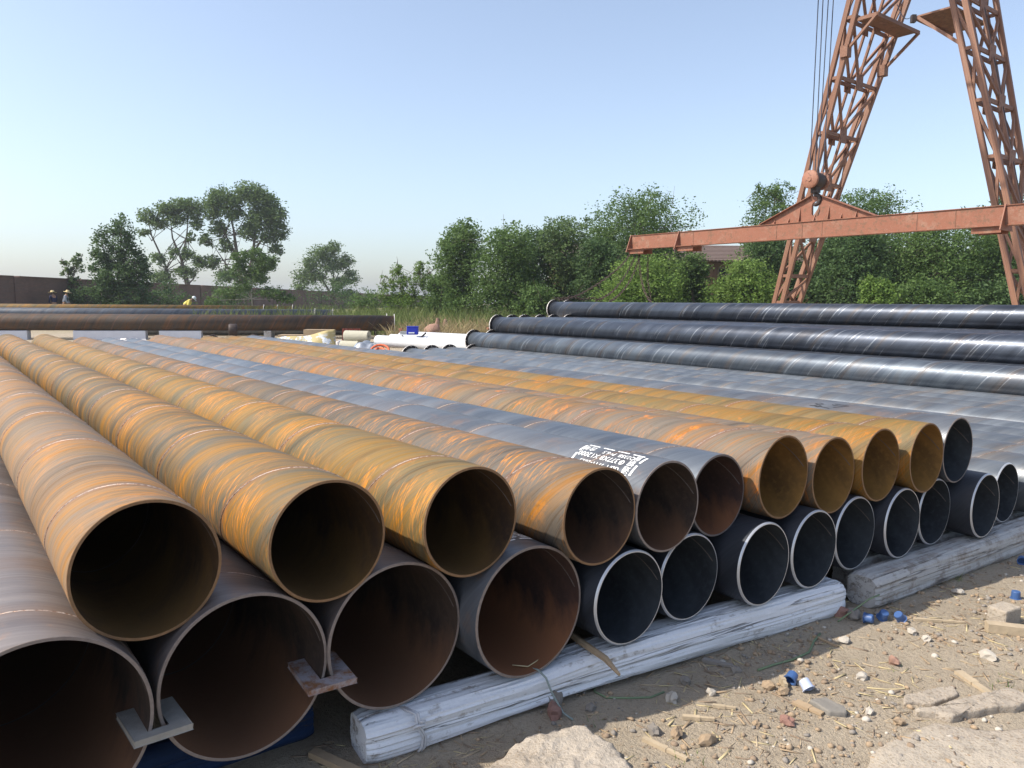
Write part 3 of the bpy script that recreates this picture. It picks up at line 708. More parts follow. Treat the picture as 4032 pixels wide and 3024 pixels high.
# spreader beam hanging from the hook
BA = Vector((3.72, 24.1, 0)); BD = Vector((6.64, -8.2, 0)).normalized(); BL = 12.1; BQ = Vector((-BD.y, BD.x, 0))
beam = empty('lifting_beam', (BA.x, BA.y, 3.18)); beam.rotation_euler = (0, 0, math.atan2(BD.y, BD.x)); beam.location = (BA.x, BA.y, 3.165)
tag(beam, 'long orange-red lifting beam hanging level from the crane hook', 'lifting beam')
bm_ = MB(); bm_.box((BL / 2, 0, .205), (BL, .20, .385)); bm_.build('web', M['beam'], beam)
bm_ = MB(); bm_.box((BL / 2, 0, .405), (BL, .25, .014)); bm_.build('top_flange', M['beam'], beam)
bm_ = MB(); bm_.box((BL / 2, 0, .005), (BL, .25, .014)); bm_.build('bottom_flange', M['beam'], beam)
# triangular head plate with the slot for the hook
cx_ = 6.02
def headplate():
    a, b, hgt, base = 1.55, 1.52, .60, .413
    out = [(-a, 0), (b, 0), (.14, hgt), (-.14, hgt)]
    hole = [(.115 * math.cos(t), .29 + (.075 if math.sin(t) >= 0 else -.075) + .115 * math.sin(t)) for t in [2 * math.pi * i / 24 for i in range(24)]]
    bmm = bmesh.new()
    vo = [bmm.verts.new((cx_ + x, 0, base + z)) for x, z in out]; vh = [bmm.verts.new((cx_ + x, 0, base + z)) for x, z in hole]
    e = [bmm.edges.new((vo[i], vo[(i + 1) % 4])) for i in range(4)] + [bmm.edges.new((vh[i], vh[(i + 1) % 24])) for i in range(24)]
    bmesh.ops.triangle_fill(bmm, edges=e, use_beauty=True)
    me = bpy.data.meshes.new('head_plate'); bmm.to_mesh(me); bmm.free(); me.materials.append(M['beam'])
    o = obj('head_plate', me, beam); md = o.modifiers.new('solid', 'SOLIDIFY'); md.thickness = .05; md.offset = 0
    for p, q in (((-a, 0), (-.14, hgt)), ((.14, hgt), (b, 0))):
        m = MB(); m.bar((cx_ + p[0], 0, base + p[1] + .012), (cx_ + q[0], 0, base + q[1] + .012), .22, .016, side=Vector((0, 1, 0))); m.build('plate_edge', M['beam'], beam)
    for x, h in ((-1.12, .12), (-.72, .12), (-.42, .38), (-.02, .13), (.35, .36), (.68, .13), (1.05, .17)):
        m = MB(); m.prism([(-.10, 0), (.10, 0), (.026, h), (-.026, h)], -.008, .008, lambda y, z, xx: (cx_ + x + xx, y, base + z)); m.build('stiffener', M['beam'], beam)
headplate()
for x in (2.35, 5.0, 5.72, 6.25, 8.5, 9.3): 
    m = MB(); m.box((x, 0, .205), (.018, .214, .38)); m.build('weld_strip', M['crane'], beam)
for x, flip in ((.0, 1), (1.85, 1), (10.25, -1), (12.1, -1)):
    m = MB()                                                  # transverse hanger plate, wide at the foot
    m.prism([(-.13, .43), (.13, .43), (.34, -.10), (-.34, -.10)], -.012, .012, lambda y, z, xx: (x + xx, y, z)); m.build('hanger_plate', M['beam'], beam)
    m = MB(); m.box((x + .30 * flip, 0, -.012), (.58, .56, .016)); m.build('lug_plate', M['beam'], beam)
    for yy in (-.2, .2):
        m = MB(); m.box((x + .3 * flip, yy, -.085), (.56, .018, .13)); m.build('lug_plate', M['beam'], beam)
# hook block and ropes
HC = Vector((7.47, 19.44, 4.57))
hb = empty('hook_block', HC, A); tag(hb, 'worn orange hook block with two round cheek plates and a dark hook', 'hook block')
Mx = Matrix(((0, 0, 1), (0, 1, 0), (-1, 0, 0)))
for x in (-.25, .25):
    m = MB(); m.lathe([(0, -.035), (.205, -.035), (.22, -.02), (.22, .02), (.205, .035), (0, .035)], 32, (x, 0, 0), Mx); m.build('cheek_plate', M['block'], hb, True)
    m = MB(); m.lathe([(0, -.055), (.05, -.055), (.05, .055), (0, .055)], 16, (x, 0, 0), Mx); m.build('axle_cap', M['block'], hb)
m = MB(); m.lathe([(.0, -.2), (.17, -.2), (.19, -.1), (.19, .1), (.17, .2), (0, .2)], 28, (0, 0, 0), Mx); m.build('sheave', M['dark_iron'], hb, True)
m = MB(); m.box((0, 0, -.24), (.18, .16, .14)); m.build('shank_block', M['dark_iron'], hb)
hk = MB(); hp = [Vector((0, 0, -.30))] + [Vector((0, .115 * math.cos(t) - .04, -.50 + .13 * math.sin(t))) for t in [R(100 - 22 * i) for i in range(-6, 10)]][::1]
hk = MB(); hp = [Vector((0, 0, -.26)), Vector((0, .0, -.34))] + [Vector((0, -.02 + .115 * math.sin(t), -.475 + .12 * math.cos(t))) for t in [R(12 - 22 * i) for i in range(0, 11)]]
hk.tube(hp, [.045, .04] + [.045 + .012 * math.sin(math.pi * i / 10) for i in range(10)] + [.02], 10); hk.build('hook', M['dark_iron'], hb, True)
TR = [(-.36, 'left pair, outer'), (-.2, 'left pair, inner'), (.22, 'right pair, inner'), (.36, 'right pair, outer')]
top_z = gc.z + .3
for i, (dx, nm) in enumerate(TR):
    p = HC + U * (dx * .62) + Vector((0, 0, .1)) + N * (.10 if i % 2 else -.10); q = p + U * (dx * .35) + Vector((.05, 0, top_z - p.z))
    m = MB(); m.tube([p, q], .013, 6)
    tag(m.build('hoist_rope', M['rope']), 'thin dark hoist rope above the hook block, %s' % nm, 'rope', 'hoist ropes above the hook block')
m = MB(); m.box(HC + Vector((0, 0, top_z - HC.z + .12)), (1.6, 2.2, .5), Matrix.Rotation(A, 3, 'Z')); tag(m.build('hoist_trolley', M['crane']), 'hoist trolley under the crane girder above the photo', 'trolley')
# hanging chains
def chain(label, pts, link_l=.105):
    P = [Vector(p) for p in pts]; out = []                   # resample a smooth curve
    n = len(P)
    def cr(i, t):
        p0, p1, p2, p3 = P[max(i - 1, 0)], P[i], P[min(i + 1, n - 1)], P[min(i + 2, n - 1)]
        return .5 * ((2 * p1) + (p2 - p0) * t + (2 * p0 - 5 * p1 + 4 * p2 - p3) * t * t + (3 * p1 - p0 - 3 * p2 + p3) * t ** 3)
    dense = [cr(i, t / 20) for i in range(n - 1) for t in range(20)] + [P[-1]]
    acc = 0; pos = [dense[0]]
    for a, b in zip(dense[:-1], dense[1:]):
        acc += (b - a).length
        if acc >= link_l * .8: pos.append(b); acc = 0
    m = MB()
    for i in range(len(pos) - 1):
        a, b = pos[i], pos[i + 1]; d = (b - a).normalized(); c = (a + b) / 2
        s_ = d.cross(Vector((.2, .3, .93))).normalized(); s2 = d.cross(s_)
        sd_ = s_ if i % 2 else s2; hw, hl = .026, link_l * .5
        ring = [c + d * hl * math.cos(t) + sd_ * hw * math.sin(t) * 1.25 for t in [2 * math.pi * k / 8 for k in range(8)]]
        b0 = len(m.v); no = d.cross(sd_)
        for k in range(8):
            rad = (ring[k] - c).normalized()
            for q in range(4):
                an = math.pi / 2 * q; m.v.append(ring[k] + (rad * math.cos(an) + no * math.sin(an)) * .011)
        for k in range(8):
            for q in range(4):
                m.f.append((b0 + k * 4 + q, b0 + k * 4 + (q + 1) % 4, b0 + ((k + 1) % 8) * 4 + (q + 1) % 4, b0 + ((k + 1) % 8) * 4 + q)); m.m.append(0)
    return tag(m.build('chain', M['chain']), label, 'chain', 'lifting chains hanging from the beam end')
M['chain'] = simple('chain_iron', (.075, .05, .042), .6, .3, .5, 30)
chain('lifting chain swooping furthest left down to the topmost black pipe', [(3.62, 24.1, 3.02), (3.2, 23.2, 2.6), (2.45, 21.9, 2.08), (1.75, 20.6, 1.72), (1.25, 19.62, 1.58), (1.14, 19.36, 1.60)])
chain('lifting chain second from left, slanting down behind the topmost black pipe', [(3.78, 24.0, 2.98), (3.45, 23.4, 2.45), (2.95, 22.3, 1.92), (2.5, 21.3, 1.66), (2.2, 20.9, 1.56)])
chain('lifting chain third from left, close beside the second slanting one', [(3.9, 23.95, 2.98), (3.62, 23.3, 2.4), (3.2, 22.3, 1.9), (2.8, 21.4, 1.62), (2.6, 21.0, 1.54)])
chain('lifting chain hanging almost straight down, left of the last one', [(3.84, 23.9, 2.98), (3.86, 23.4, 2.3), (3.9, 22.9, 1.85), (4.0, 22.3, 1.5), (4.05, 22.0, 1.3)])
chain('lifting chain hanging vertically, rightmost under the beam end', [(4.12, 23.8, 2.98), (4.14, 23.8, 2.2), (4.2, 23.6, 1.7), (4.22, 23.5, 1.2)])
chain('slack chain heaped along the top of the flanged pipes', [(1.0, 19.45, 1.60), (1.3, 19.7, 1.62), (1.55, 19.85, 1.66), (1.8, 20.1, 1.60), (2.1, 20.3, 1.63), (2.4, 20.5, 1.56)])

# ------------------------------------------------------------------ brown and blue pipes on the left, lying across the view
LA = R(11.5); LE = Vector((math.cos(LA), math.sin(LA), 0)); LR = LA - math.pi / 2
def lpipe(label, xr, yr, z, r, L, mo, group, fl, pitch=1):
    e = Vector((xr, yr, 0)) - LE * L
    return pipe(label, 0, 0, 0, r, M[mo], M['in_dark'], L=L, segs=40, rim=None, cham=.001, group=group, rot=LR, world=(e.x, e.y, z), per=24, inner_seam=False, flange_far=fl, fmat='flange_pale', weld='weld_dark')
GLF = 'flanged pipes lying across the view on the left'
lpipe('rusty dark brown flanged pipe lying crosswise on white blocks beyond the stack', -4.55, 29.72, .665, .289, 19.0, 'farrust', GLF, .36)
lpipe('rusty flanged pipe hidden right behind the dark brown crosswise one, its flange showing', -4.95, 30.4, .665, .289, 19.0, 'farrust', GLF, .36)
for i, (xr, yr, z, mo, lab) in enumerate([
    (-9.3, 36.4, .86, 'blueB', 'blue-grey crosswise pipe with a pale flange just behind the dark brown one'), (-8.6, 37.0, .86, 'blueB', 'blue-grey crosswise pipe whose flange pokes out above the brown pipe'),
    (-8.2, 36.2, .47, 'blueB', 'blue-grey crosswise pipe under the other blue ones'), (-8.4, 36.65, .47, 'blueB', 'blue-grey crosswise pipe hidden in the lower layer at the back'), (-8.6, 37.2, .47, 'blueB', 'blue-grey crosswise pipe at the far side of the lower layer')]):
    lpipe(lab, xr, yr, z, .225, 24.0, mo, GLF, .29)
for i, (xr, yr, z, lab) in enumerate([
    (-13.7, 42.6, .985, 'orange-topped crosswise pipe in the far pile, leftmost pale flange below the wall'), (-13.1, 43.1, .985, 'orange-topped crosswise pipe in the far pile, middle pale flange'), (-12.4, 43.6, .985, 'orange-topped crosswise pipe in the far pile, rightmost pale flange'),
    (-13.3, 42.4, .585, 'rusty crosswise pipe in the lower layer of the far pile'), (-13.0, 42.85, .585, 'rusty crosswise pipe in the middle of the lower layer of the far pile'), (-12.8, 43.3, .585, 'rusty crosswise pipe at the back of the lower layer of the far pile')]):
    lpipe(lab, xr, yr, z, .225, 24.0, 'rustC', GLF, .29)
for (x, y) in ((-15, 36.5), (-15.5, 42.6), (-26, 34.6), (-26, 40.4)):
    m = MB(); m.box((x, y - 1.5 + .0, gh(x, y) + .06), (.3, 6.0, .30), Matrix.Rotation(LA, 3, 'Z')); tag(m.build('timber', M['wood_brown']), 'weathered timber hidden in the shade under the crosswise pipes', 'timber', 'timbers under the crosswise pipes')
M['block_white'] = simple('whitewashed_block', (.62, .63, .68), .8, 0, .12, 5)
for i, (x0, x1, lab) in enumerate([(-18.4, -17.05, 'whitewashed block under the brown crosswise pipe, at the left edge of the photo'), (-15.65, -13.25, 'longest whitewashed block under the brown crosswise pipe'), (-12.85, -11.4, 'shorter whitewashed block right of the longest one under the brown pipe')]):
    xm = (x0 + x1) / 2; ym = 29.72 + (xm + 4.55) * math.tan(LA); g = gh(xm, ym) - .02
    m = MB(); m.box((xm, ym, (g + .376) / 2), (x1 - x0, .34, .376 - g), Matrix.Rotation(LA, 3, 'Z')); o = m.build('concrete_block', M['block_white']); bevel(o, .02); tag(o, lab, 'block', 'whitewashed blocks under the brown pipe')
for i, xm in enumerate((-9.2, -6.4)):
    ym = 30.05 + (xm + 4.75) * math.tan(LA); g = gh(xm, ym) - .02
    m = MB(); m.box((xm, ym, (g + .376) / 2), (.26, 1.3, .376 - g), Matrix.Rotation(LA, 3, 'Z')); tag(m.build('timber', M['wood_brown']), ['dark timber in the shade under the brown crosswise pipe, behind the welding rotator', 'dark timber under the right end of the brown crosswise pipe, behind the tarpaulin'][i], 'timber')
for i in range(4):                                            # blue pipes glimpsed under the brown one
    y = 31.6 + .5 * i; xr = -5.6 - .3 * i; o = lpipe('greyish pipe on the ground seen under the brown crosswise pipe, %s from the front' % ordn[i], xr, y, gh(-9, y) + .235, .21, 9.0, 'low', 'grey pipes on the ground behind the brown pipe', .27)

# white wrapped pipes in line with the stack, beyond it
M['white_wrap'] = simple('white_wrap', (.52, .53, .54), .45, 0, .05, 3)
for i, (x, y, z, lab) in enumerate([(-3.7, 21.2, .42, 'white pipe beyond the low flanged pipes, nearest of the white ones'), (-3.45, 22.0, .42, 'white pipe second from the front of the white ones'), (-3.3, 22.8, .44, 'white pipe third from the front of the white ones'), (-3.0, 23.5, .44, 'white pipe at the back of the white ones')]):
    d = Vector((.75, -.66, 0)); d.normalize(); L = 5.5
    e = Vector((x, y, 0)) + d * L
    m = MB(); m.lathe([(.155, 0), (.155, L * .49), (.165, L * .5), (.165, L * .56), (.155, L * .57), (.155, L), (.13, L), (.13, 0), (.155, 0)], 28, M=Matrix(((1, 0, 0), (0, 0, 1), (0, -1, 0))))
    o = m.build('white_pipe', M['white_wrap'], smooth=True); o.location = (x, y, z); o.rotation_euler = (0, 0, math.atan2(d.y, d.x) - math.pi / 2); tag(o, lab, 'pipe', 'white pipes beyond the stack')
    sm = MB(); sm.box((x + d.x * 2, y + d.y * 2, (z - .155) / 2), (.5, .12, z - .15), Matrix.Rotation(.9, 3, 'Z')); tag(sm.build('wooden_block', M['wood_brown']), 'wooden block propping up the %s white pipe' % ordn[i], 'block', 'blocks under the white pipes')
# ------------------------------------------------------------------ boundary wall on the left
M['wall'] = simple('brick_wall_far', (.135, .085, .07), .9, 0, .25, 1.2)
def mat_wall():
    k = NT('wall_brick'); br = k.n('ShaderNodeTexBrick'); x, y, z = k.sep(k.tc); v = k.comb(y, z, 0.0); k.l(v, br.inputs['Vector'])
    br.inputs['Color1'].default_value = (.23, .115, .085, 1); br.inputs['Color2'].default_value = (.17, .09, .07, 1); br.inputs['Mortar'].default_value = (.17, .14, .12, 1)
    br.inputs['Scale'].default_value = 1.0; br.inputs['Brick Width'].default_value = .25; br.inputs['Row Height'].default_value = .075; br.inputs['Mortar Size'].default_value = .012
    n1 = k.noise(k.tc, .5, 5, .65); c = k.mix(k.m('MULTIPLY', step(k, n1, .42, .65), .5), br.outputs['Color'], (.09, .065, .055))
    return k.fin(c, .9, 0, .2)
M['wall'] = mat_wall()
wd = Vector((.0558, 1, 0)).normalized(); w0 = Vector((-30.6, 28.0, 0)); wa = math.atan2(wd.y, wd.x) - math.pi / 2
wall = empty('boundary_wall', w0, wa); tag(wall, 'long dark brick boundary wall running away behind the trees on the left', 'wall')
WT = 2.74; y = 0
pn = None; pl_ = None
while y < 290:
    L = 6.0 if y < 120 else 24.0
    m = MB(); m.box((0, y + L / 2, WT / 2 - .1), (.26, L - .42, WT + .2)); m.build('wall_panel', M['wall'], wall)
    m = MB(); m.box((0, y, WT / 2 - .1), (.42, .42, WT + .2)); m.build('wall_pier', M['wall'], wall)
    m = MB(); m.box((0, y + L / 2, WT + .04), (.40, L - .46, .08)); m.build('wall_coping', M['wall'], wall)
    y += L

# ------------------------------------------------------------------ foliage
def mat_leaf(name, a, b, pale):
    k = NT(name); c = k.mix(k.island, a, b); n1 = k.noise(k.tc, .7, 3, .5); c = k.mix(k.m('MULTIPLY', step(k, n1, .46, .66), .6), c, pale); n2 = k.noise(k.tc, 1.6, 3, .6, w=k.m('MULTIPLY', k.rnd, 9.0)); c = k.mix(k.m('MULTIPLY', step(k, n2, .5, .66), .5), c, tuple(v * .6 for v in a))
    k.fin(c, .62, 0, .22)
    tr = k.n('ShaderNodeBsdfTranslucent'); k.l(c, tr.inputs['Color']); mx = k.n('ShaderNodeMixShader'); mx.inputs[0].default_value = .42
    k.l(k.p.outputs[0], mx.inputs[1]); k.l(tr.outputs[0], mx.inputs[2]); k.l(mx.outputs[0], k.out.inputs['Surface'])
    return k.mat
M['leaf'] = mat_leaf('leaf_mid', (.065, .12, .032), (.13, .205, .06), (.15, .225, .07))
M['leaf_dark'] = mat_leaf('leaf_dark', (.05, .095, .036), (.10, .165, .056), (.115, .18, .06))
M['leaf_grey'] = mat_leaf('leaf_grey', (.085, .142, .05), (.155, .222, .08), (.175, .25, .092))
M['leaf_bright'] = mat_leaf('leaf_bright', (.10, .18, .035), (.18, .27, .06), (.21, .29, .08))
M['bark'] = simple('bark', (.10, .08, .065), .9, 0, .35, 8)
M['bark_pale'] = simple('bark_pale', (.34, .31, .27), .9, 0, .3, 8)
def leaves(rng, lobes, count, size, clump=26, spread=.20, shell=.55, aspect=.55, up=.25):
    """quads scattered in clumps through a set of ellipsoid lobes (c, radii)"""
    vol = np.array([l[1][0] * l[1][1] * l[1][2] for l in lobes]) ** .72; vol = vol / vol.sum()
    V = []
    for (c, r), f in zip(lobes, vol):
        n = max(clump, int(count * f)); nc = max(3, n // clump)
        d = rng.normal(size=(nc, 3)); d /= np.linalg.norm(d, axis=1)[:, None]
        rad = (shell + (1 - shell) * rng.random(nc)) * (1 + .10 * rng.normal(size=nc).clip(-1.2, 1.1))
        cc = np.array(c) + d * rad[:, None] * np.array(r)
        mr = float(np.mean(r)); sp = spread * (.6 + .9 * rng.random(nc)) * max(.45, min(1.6, mr ** .7))
        p = cc[:, None, :] + rng.normal(size=(nc, clump, 3)).clip(-1.7, 1.7) * sp[:, None, None] * np.array([1, 1, .75])
        V.append(p.reshape(-1, 3))
    P = np.concatenate(V); n = len(P)
    a = rng.normal(size=(n, 3)); a[:, 2] *= .6; a /= np.linalg.norm(a, axis=1)[:, None]
    nb = rng.normal(size=(n, 3)) + np.array([0, 0, up]); b = np.cross(a, nb); b /= np.linalg.norm(b, axis=1)[:, None] + 1e-9
    s = size * (.6 + .8 * rng.random(n))[:, None]
    q = np.stack([P - a * s * .5, P + b * s * aspect * .5 - a * s * .05, P + a * s * .55, P - b * s * aspect * .5 + a * s * .05], 1)
    return q.reshape(-1, 3), np.arange(n * 4).reshape(-1, 4)
def fast_mesh(name, v, f, mats):
    me = bpy.data.meshes.new(name); n = len(v); m = len(f); k = f.shape[1]
    me.vertices.add(n); me.vertices.foreach_set('co', np.asarray(v, dtype=np.float32).ravel())
    me.loops.add(m * k); me.loops.foreach_set('vertex_index', np.asarray(f, dtype=np.int32).ravel())
    me.polygons.add(m); me.polygons.foreach_set('loop_start', np.arange(m, dtype=np.int32) * k)
    for x in mats: me.materials.append(x)
    me.update(calc_edges=True); return me
def limb(mb, rng, p, q, r0, r1, wob=.08, n=5):
    p, q = np.array(p, float), np.array(q, float); L = np.linalg.norm(q - p)
    pts = [p + (q - p) * i / n + (rng.normal(size=3) * wob * L / n if 0 < i < n else 0) for i in range(n + 1)]
    mb.tube([tuple(x) for x in pts], [r0 + (r1 - r0) * i / n for i in range(n + 1)], 6)
    return pts
def tree(name, label, x, y, lobes, trunks, count, size, mat, seed, cat='tree', group=None, bark='bark', spread=.2, clump=26, shell=.55, aspect=.55, z=None):
    """lobes / trunks in metres relative to the foot; trunks = list of polylines [(x,y,z,r), ...]"""
    rng = np.random.default_rng(seed); z0 = (gh(x, y) if z is None else z) - .05
    o = empty(name, (x, y, z0)); tag(o, label, cat, group)
    mb = MB()
    for t in trunks:
        pts = [np.array(q[:3]) + (rng.normal(size=3) * .04 if 0 < i < len(t) - 1 else 0) for i, q in enumerate(t)]
        mb.tube([tuple(p_) for p_ in pts], [q[3] for q in t], 7)
        for l in lobes:                                       # limbs into the nearest lobes
            c = np.array(l[0]); d = [np.linalg.norm((p_ - c) * np.array([1, 1, .6])) for p_ in pts[1:]]
            i = int(np.argmin(d)) + 1
            if d[i - 1] < 4.5:
                r_ = t[i][3] * .55; e = c + rng.normal(size=3) * .2
                limb(mb, rng, pts[i] - np.array([0, 0, min(.6, pts[i][2] * .2)]), e, r_, .012)
                for k in range(3):
                    limb(mb, rng, e, c + rng.normal(size=3) * np.array(l[1]) * .55, .018, .006, n=3)
    mb.build('trunk', M[bark], o, True)
    v, f = leaves(rng, lobes, count, size, clump, spread, shell, aspect)
    v[:, 2] = np.maximum(v[:, 2], .05)
    obj('crown', fast_mesh('crown', v, f, [M[mat]]), o)
    return o
def auto_lobes(rng, w, h, depth, n, low=.12):
    L = []
    for i in range(n):
        a = (i + .5) / n; zz = low * h + (h * (.97 - low)) * (a ** .8)
        taper = math.sin(math.pi * min(1, .22 + .74 * (zz / h))) ** .6
        r = (.24 + .17 * rng.random()) * w * (1.0 if zz < .75 * h else .78)
        xx = (rng.random() * 2 - 1) * max(.02, (w / 2 * taper - r * .8)); yy = (rng.random() * 2 - 1) * depth * .35
        rz = r * (.85 + .3 * rng.random()); zz = min(zz, h - rz)
        L.append(((xx, yy, max(zz, rz * .8)), (r, r * .9, rz)))
    return L
# trees behind and before the wall on the left
g = 'trees along the boundary wall'
tree('shrub', 'small wispy shrub peeping over the wall, leftmost of the greenery', -29.0, 51, [((-.35, 0, 3.0), (.30, .3, .75)), ((.3, 0, 3.3), (.42, .4, .7)), ((0, 0, 2.0), (.5, .4, .8)), ((-.5, 0, 3.6), (.16, .2, .3)), ((.5, 0, 3.9), (.2, .2, .35))], [[(0, 0, 0, .06), (0, 0, 2, .04), (.2, 0, 3.4, .015)], [(0, 0, 0, .05), (-.3, 0, 3.2, .015)]], 2200, .14, 'leaf_grey', 1, 'shrub', g, spread=.13)
tree('tree', 'dark columnar tree with a double top, in front of the wall by the two people', -25.4, 50, [((-.95, 0, 4.6), (.62, .6, 1.25)), ((-1.1, 0, 3.4), (.75, .7, .9)), ((.25, 0, 5.3), (.78, .7, 1.35)), ((.55, .2, 4.0), (1.0, .9, 1.1)), ((-.2, 0, 2.6), (1.4, 1.1, 1.0)), ((1.1, 0, 2.6), (.95, .8, 1.0)), ((-.9, 0, 1.7), (1.0, .9, .8)), ((.6, 0, 1.2), (1.5, 1.1, .9)), ((1.4, 0, 3.4), (.55, .5, .7))],
     [[(0, 0, 0, .14), (-.1, 0, 2.0, .11), (.2, 0, 4.0, .07), (.3, 0, 5.8, .02)], [(-.1, 0, 1.6, .09), (-.8, 0, 3.4, .05), (-1.0, 0, 5.2, .02)]], 16000, .16, 'leaf_dark', 2, 'tree', g, spread=.17)
tree('tree', 'sparse tree with a flat umbrella crown and leaning limbs behind the wall', -36.9, 86, [((-3.2, 0, 10.3), (1.1, 1, .75)), ((-2.2, 0, 9.5), (1.0, 1, .6)), ((-1.3, 0, 11.1), (1.2, 1.1, .8)), ((.2, 0, 11.5), (1.3, 1.2, .8)), ((-.2, 0, 10.1), (1.1, 1, .9)), ((1.5, 0, 11.2), (1.2, 1.1, .9)), ((1.9, 0, 9.6), (.8, .8, .8)), ((-3.8, 0, 8.6), (.7, .7, .45)), ((-2.4, 0, 5.6), (.7, .7, .8)), ((-.6, 0, 6.3), (.6, .6, .6)), ((1.0, 0, 6.2), (.8, .8, .6)), ((.6, 0, 4.2), (1.2, 1, .7)), ((-2.2, 0, 3.6), (1.4, 1.2, .8)), ((2.3, 0, 5.2), (.8, .8, .9)), ((1.4, 0, 8.0), (.5, .5, .6))],
     [[(.9, 0, 0, .24), (.75, 0, 3.0, .20), (.25, 0, 5.6, .15), (-.6, 0, 8.0, .09), (-.9, 0, 10.6, .03)], [(.3, 0, 5.4, .13), (.9, 0, 8.4, .08), (1.2, 0, 10.8, .03)], [(-.9, 0, 2.0, .13), (-1.6, 0, 5.0, .11), (-2.9, 0, 8.2, .08), (-3.3, 0, 10.0, .03)]], 13000, .25, 'leaf_grey', 3, 'tree', g, spread=.24, clump=20, shell=.45)
tree('tree', 'largest tree on the left, double trunk and broad rounded crown above the wall', -30.0, 86, [((-3.3, 0, 11.0), (1.3, 1.3, 1.3)), ((-2.0, 0, 12.4), (1.5, 1.4, 1.1)), ((-.7, 0, 11.2), (1.2, 1.2, 1.6)), ((1.0, 0, 12.9), (1.6, 1.5, 1.1)), ((2.4, 0, 12.1), (1.6, 1.5, 1.2)), ((3.7, 0, 10.7), (1.3, 1.3, 1.5)), ((2.2, 0, 10.2), (1.6, 1.4, 1.3)), ((4.4, 0, 8.8), (.9, .9, 1.0)), ((3.1, 0, 8.3), (1.2, 1.1, .8)), ((.9, 0, 8.9), (1.1, 1.1, 1.0)), ((-2.6, 0, 9.1), (1.0, 1, .8)), ((-3.9, 0, 7.8), (.8, .8, .7)), ((-1.6, 0, 7.2), (.9, .9, .7)), ((-3.3, 0, 5.4), (.8, .8, .8)), ((2.6, 0, 5.2), (1.1, 1, .9)), ((3.9, 0, 6.9), (.8, .8, .6)), ((-1.8, 0, 4.0), (1.2, 1.1, .8)), ((1.4, 0, 3.6), (1.3, 1.1, .9))],
     [[(.05, 0, 0, .36), (-.1, 0, 3.2, .27), (-.55, 0, 6.4, .20), (-.8, 0, 9.0, .12), (-1.4, 0, 11.6, .04)], [(.15, 0, 2.2, .25), (1.0, 0, 5.4, .19), (1.5, 0, 8.2, .13), (1.8, 0, 11.4, .04)], [(-.6, 0, 6.0, .14), (-2.0, 0, 8.8, .08), (-2.8, 0, 11.0, .03)], [(1.2, 0, 6.2, .13), (2.8, 0, 8.8, .07), (3.5, 0, 10.6, .03)], [(-.2, 0, 2.8, .13), (-1.8, 0, 5.2, .07), (-3.2, 0, 7.4, .02)]], 24000, .26, 'leaf_grey', 4, 'tree', g, spread=.25, clump=22, shell=.5)
tree('tree', 'slim young tree with a pale stem and bright drooping leaves before the wall', -19.6, 58, [((-.7, 0, 4.3), (.75, .7, .6)), ((.3, 0, 4.5), (.9, .8, .55)), ((1.2, 0, 3.9), (.8, .7, .5)), ((1.9, 0, 4.2), (.35, .3, .25)), ((-.9, 0, 3.3), (.6, .6, .6)), ((.4, 0, 3.1), (.9, .8, .6)), ((-1.9, 0, 1.6), (1.1, .8, .35)), ((1.6, 0, 1.7), (1.2, .8, .4)), ((2.6, 0, 1.3), (.9, .7, .35)), ((-.6, 0, 2.2), (.8, .7, .45)), ((-3.0, 0, 1.0), (.7, .5, .3))], [[(.1, 0, 0, .06), (.05, 0, 1.6, .05), (.15, 0, 3.2, .035), (.3, 0, 4.6, .012)]], 8500, .16, 'leaf', 5, 'tree', g, 'bark_pale', spread=.17, clump=18)
tree('tree', 'airy round tree alone by the end of the wall, dark forked stem', -25.3, 105, [((-3.0, 0, 4.4), (1.5, 1.4, 1.1)), ((-2.2, 0, 6.2), (1.4, 1.3, 1.1)), ((-.6, 0, 7.6), (1.6, 1.5, 1.2)), ((1.0, 0, 8.2), (1.1, 1.1, 1.0)), ((.6, 0, 6.0), (1.5, 1.4, 1.2)), ((2.4, 0, 6.4), (1.3, 1.2, 1.2)), ((3.3, 0, 4.4), (1.1, 1.1, 1.2)), ((-1.2, 0, 4.6), (1.3, 1.2, .9)), ((1.8, 0, 3.6), (1.2, 1.1, .9)), ((-3.6, 0, 2.8), (1.0, 1, .8)), ((3.0, 0, 2.2), (1.1, 1, .7))], [[(1.0, 0, 0, .22), (.6, 0, 2.2, .17), (-.6, 0, 4.2, .11), (-2.0, 0, 6.0, .04)], [(.8, 0, 1.6, .15), (1.0, 0, 4.5, .10), (.8, 0, 7.4, .03)], [(.9, 0, 1.4, .12), (2.2, 0, 3.6, .08), (3.0, 0, 5.6, .03)]], 11000, .27, 'leaf_grey', 6, 'tree', g, spread=.27, clump=16, shell=.35)
tree('bush', 'feathery bright green bush with upright shoots left of the dense trees', -6.2, 45, [((-1.1, 0, 1.7), (.55, .5, .8)), ((-.5, 0, 2.5), (.4, .4, .95)), ((.1, 0, 2.0), (.6, .5, 1.0)), ((.75, 0, 2.7), (.38, .4, .95)), ((1.15, 0, 2.1), (.45, .4, .9)), ((0, 0, 1.0), (1.3, .9, .8)), ((-.45, 0, 3.2), (.14, .14, .45)), ((.85, 0, 3.3), (.15, .15, .45)), ((1.3, 0, 3.0), (.12, .12, .5)), ((-1.3, 0, 2.5), (.14, .14, .4))], [[(0, 0, 0, .06), (-.2, 0, 1.4, .04), (-.5, 0, 3.0, .012)], [(0, 0, 0, .05), (.4, 0, 1.5, .035), (.85, 0, 3.2, .01)]], 9000, .14, 'leaf_bright', 7, 'bush', None, spread=.12, clump=16, aspect=.35)
rg = np.random.default_rng(77)
